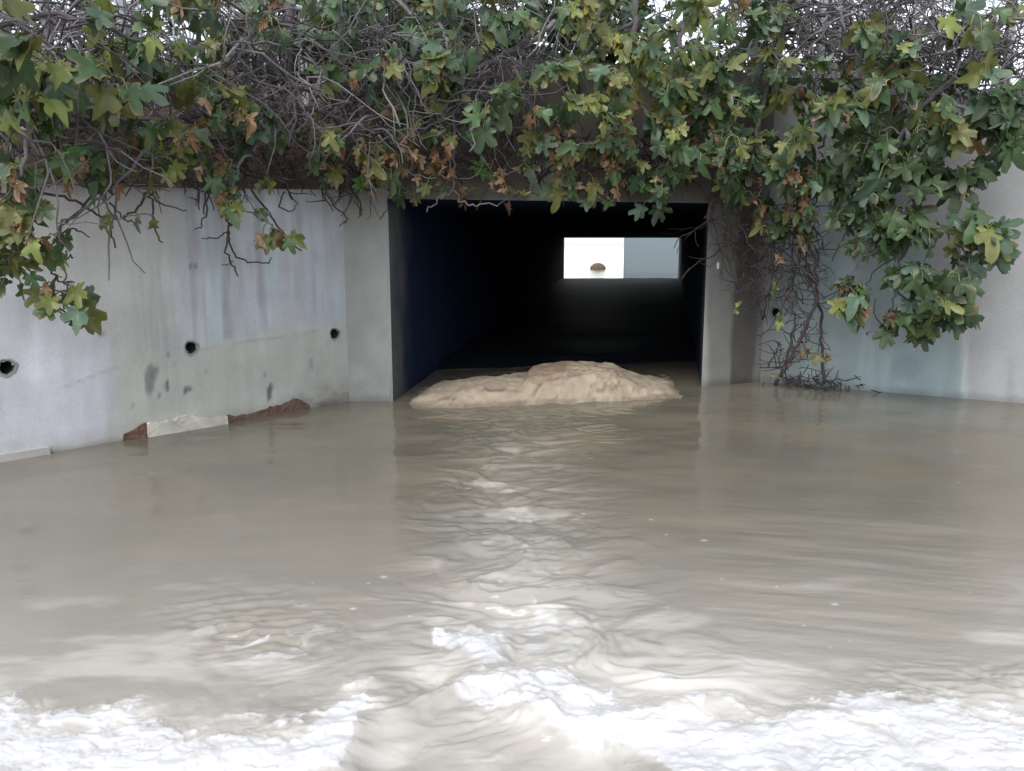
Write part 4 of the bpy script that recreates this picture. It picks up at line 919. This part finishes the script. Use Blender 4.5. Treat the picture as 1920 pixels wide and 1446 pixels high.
# bare shrub standing at the foot of the right wall
def bare_shrub():
    r = empty('bare_shrub'); tag(r, 'leafless dark shrub rising from the water at the foot of the right wall', 'shrub')
    B = Acc()
    def w(px, py, off): return at(px, py, wall_depth(px) - off)
    main = [([(1455, 722, .25), (1470, 690, .3), (1500, 640, .32), (1530, 560, .3), (1525, 480, .3), (1500, 400, .35), (1490, 330, .4)], .02, .01),
            ([(1545, 720, .12), (1540, 640, .14), (1535, 560, .2), (1510, 490, .3), (1480, 430, .4)], .016, .008),
            ([(1455, 722, .25), (1480, 660, .35), (1490, 600, .4), (1470, 540, .4), (1462, 460, .4)], .014, .006), ([(1470, 690, .3), (1440, 690, .3), (1425, 688, .28)], .009, .005),
            ([(1470, 690, .3), (1500, 675, .3), (1520, 672, .28)], .008, .005), ([(1440, 690, .3), (1455, 660, .32), (1462, 640, .34)], .009, .005), ([(1430, 600, .3), (1415, 520, .35), (1405, 440, .4), (1390, 400, .4)], .009, .006),
            ([(1430, 600, .3), (1395, 580, .3)], .006, .004), ([(1430, 600, .3), (1440, 550, .35), (1460, 490, .4), (1480, 430, .4)], .009, .006), ([(1385, 545, .25), (1365, 490, .3), (1355, 440, .3)], .007, .004),
            ([(1500, 640, .32), (1460, 618, .3), (1418, 630, .28)], .006, .004), ([(1480, 560, .35), (1485, 500, .35), (1480, 440, .35)], .007, .005), ([(1500, 620, .3), (1520, 640, .28), (1555, 655, .25)], .006, .004)]
    for pts, r0, r1 in main:
        P = knobble(curve([w(*p) for p in pts], 6), .009); B.tube(P, np.linspace(r0, r1, len(P)), random.choice(DARKB), 6)
    for i in range(150):
        x, y = sample_poly([(1345, 400), (1540, 390), (1550, 520), (1530, 690), (1430, 700), (1470, 600), (1380, 560)]); p = w(x, y, random.uniform(.15, .45))
        d = rng.standard_normal(3); d[1] *= .4; d[2] = d[2] * .9; d /= np.linalg.norm(d); P = [p]
        for k in range(6): d = d + rng.standard_normal(3) * .25; d /= np.linalg.norm(d); p = p + d * random.uniform(.03, .06); P.append(p)
        B.tube(P, np.linspace(.006, .003, 7), random.choice(DARKB), 5)
    B.build('trunk', M_BARK, r)
    G = Leaves(); D = Leaves()
    for x, y, n, s, dp, pa in [(1390, 565, 3, .09, 0, {'lime': 1}), (1458, 590, 4, .10, 0, {'lime': 1}), (1508, 645, 2, .14, 1, OLIVE), (1540, 665, 4, .15, .3, OLIVE), (1465, 475, 2, .18, 1, OLIVE), (1455, 690, 2, .1, 1, OLIVE), (1450, 530, 3, .09, 0, {'lime': 1, 'mid': 1})]:
        shoot(G, D, w(x, y, .4), np.array([0, -.4, .5]), n, s, pa, dp, .4)
    G.build('crown', M_LEAF, r); D.build('dry_leaves', M_DRY, r)
bare_shrub()
# flotsam of twigs caught at its foot
B = Acc()
for i in range(85):
    x = random.gauss(1535, 42); pw = point_on(pE, pF1, min(max(x, 1430), 1700)); p = np.array([pw[0] + random.uniform(-.05, .05), pw[1] - random.uniform(.02, .22), random.uniform(-.02, .13)])
    d = rng.standard_normal(3); d[2] *= .5; d /= np.linalg.norm(d); L = random.uniform(.06, .2)
    B.tube([p, p + d * L * .5 + rng.standard_normal(3) * .01, p + d * L], [.006, .005, .003], random.choice(DARKB), 5)
tag(B.build('twig_debris', M_BARK, None), 'dark clump of drift twigs caught against the foot of the right wall', 'debris', kind='stuff')

# bright seedlings rooted in the wall
def seedling(label, px, py, off, size, n):
    r = empty('fig_seedling'); tag(r, label, 'seedling', 'bright green fig seedlings')
    G = Leaves(); D = Leaves(); p = at(px, py, wall_depth(px) - off)
    A = Acc(); q = at(px, py + 10, wall_depth(px) + .02); A.tube([q, (p + q) / 2 + [0, 0, .02], p], [.006, .005, .004], [.2, .24, .08], 5); A.build('stem', M_BARK, r)
    for i in range(n):
        a = i / n * 2 * math.pi + .4
        tip = np.array([math.cos(a), -.35, math.sin(a) * .8 + .05]); G.leaf(p + tip * .01, tip, np.array([0, -.9, .45]) + rng.standard_normal(3) * .15, size * random.uniform(.8, 1.1), random.choice(T_GREEN), np.array([.12, .30, .05]) * random.uniform(.8, 1.2), BROWN[0], 0, np.array([.2, .35, .08]))
    G.build('crown', M_LEAF, r)
seedling('bright green fig seedling rooted in the parapet over the middle of the tunnel', 901, 317, .18, .085, 7)
seedling('bright green fig seedling over the right part of the tunnel lintel', 1198, 342, .3, .10, 6)
seedling('bright green fig seedling on the bank at the left end of the pale wall', 150, 295, .3, .10, 7)
seedling('bright green fig seedling low over the tunnel at its left corner', 678, 345, .3, .07, 6)

# background hedge trees beyond the railings (leafy, with sky gaps)
def back_tree(label, px, depth, top_py, spread, n, pal, seed):
    random.seed(seed)
    r = empty('background_tree'); tag(r, label, 'tree', 'dark trees behind the bank')
    base = at(px, 300, depth); base[2] = 2.4; topz = at(px, top_py, depth)[2]
    A = Acc(); nodes = []
    for k in range(6):
        e = base + np.array([random.uniform(-1, 1) * spread, random.uniform(-.4, .4), random.uniform(.5, 1) * (topz - 2.4)])
        P = knobble(curve([base, (base + e) / 2 + np.array([0, 0, .2]), e], 6), .03); A.tube(P, np.linspace(.04, .012, len(P)), random.choice(DARKB), 6); nodes += list(P[4:])
    A.build('trunk', M_BARK, r); G = Leaves()
    for i in range(n):
        q = random.choice(nodes) + rng.standard_normal(3) * np.array([.35, .25, .3])
        k = random.choices(list(pal), list(pal.values()))[0]
        G.leaf(q, rng.standard_normal(3) + np.array([0, -.2, -.5]), np.array([0, -.5, .6]) + rng.standard_normal(3) * .6, random.uniform(.07, .15), T_GREEN[random.randrange(9)], np.array(PAL[k]) * random.uniform(.6, 1.1), BROWN[1], 0, np.array(PAL[k]))
    G.build('crown', M_LEAF, r)
back_tree('dark leafy tree behind the left railing at the far left', 60, 8.6, 30, 1.3, 420, DEEP, 1)
back_tree('dark leafy tree behind the railing left of centre', 380, 9.3, 10, 1.5, 460, DEEP, 2)
back_tree('dark leafy tree behind the middle of the parapet', 830, 10.2, -60, 1.7, 900, GREEN, 3)
back_tree('dark leafy tree behind the parapet over the right half of the tunnel', 1250, 10.6, -60, 1.7, 900, GREEN, 4)
back_tree('dark leafy tree behind the right tunnel corner', 1560, 10.4, -20, 1.4, 380, DEEP, 5)
back_tree('dark leafy tree behind the parapet, left of its middle', 640, 9.8, -60, 1.4, 800, DEEP, 6)
back_tree('dark leafy tree behind the parapet, right of its middle', 1040, 10.0, -60, 1.4, 800, GREEN, 7)
print('leaves built; verts', sum(len(o.data.vertices) for o in S.objects if o.type == 'MESH'))
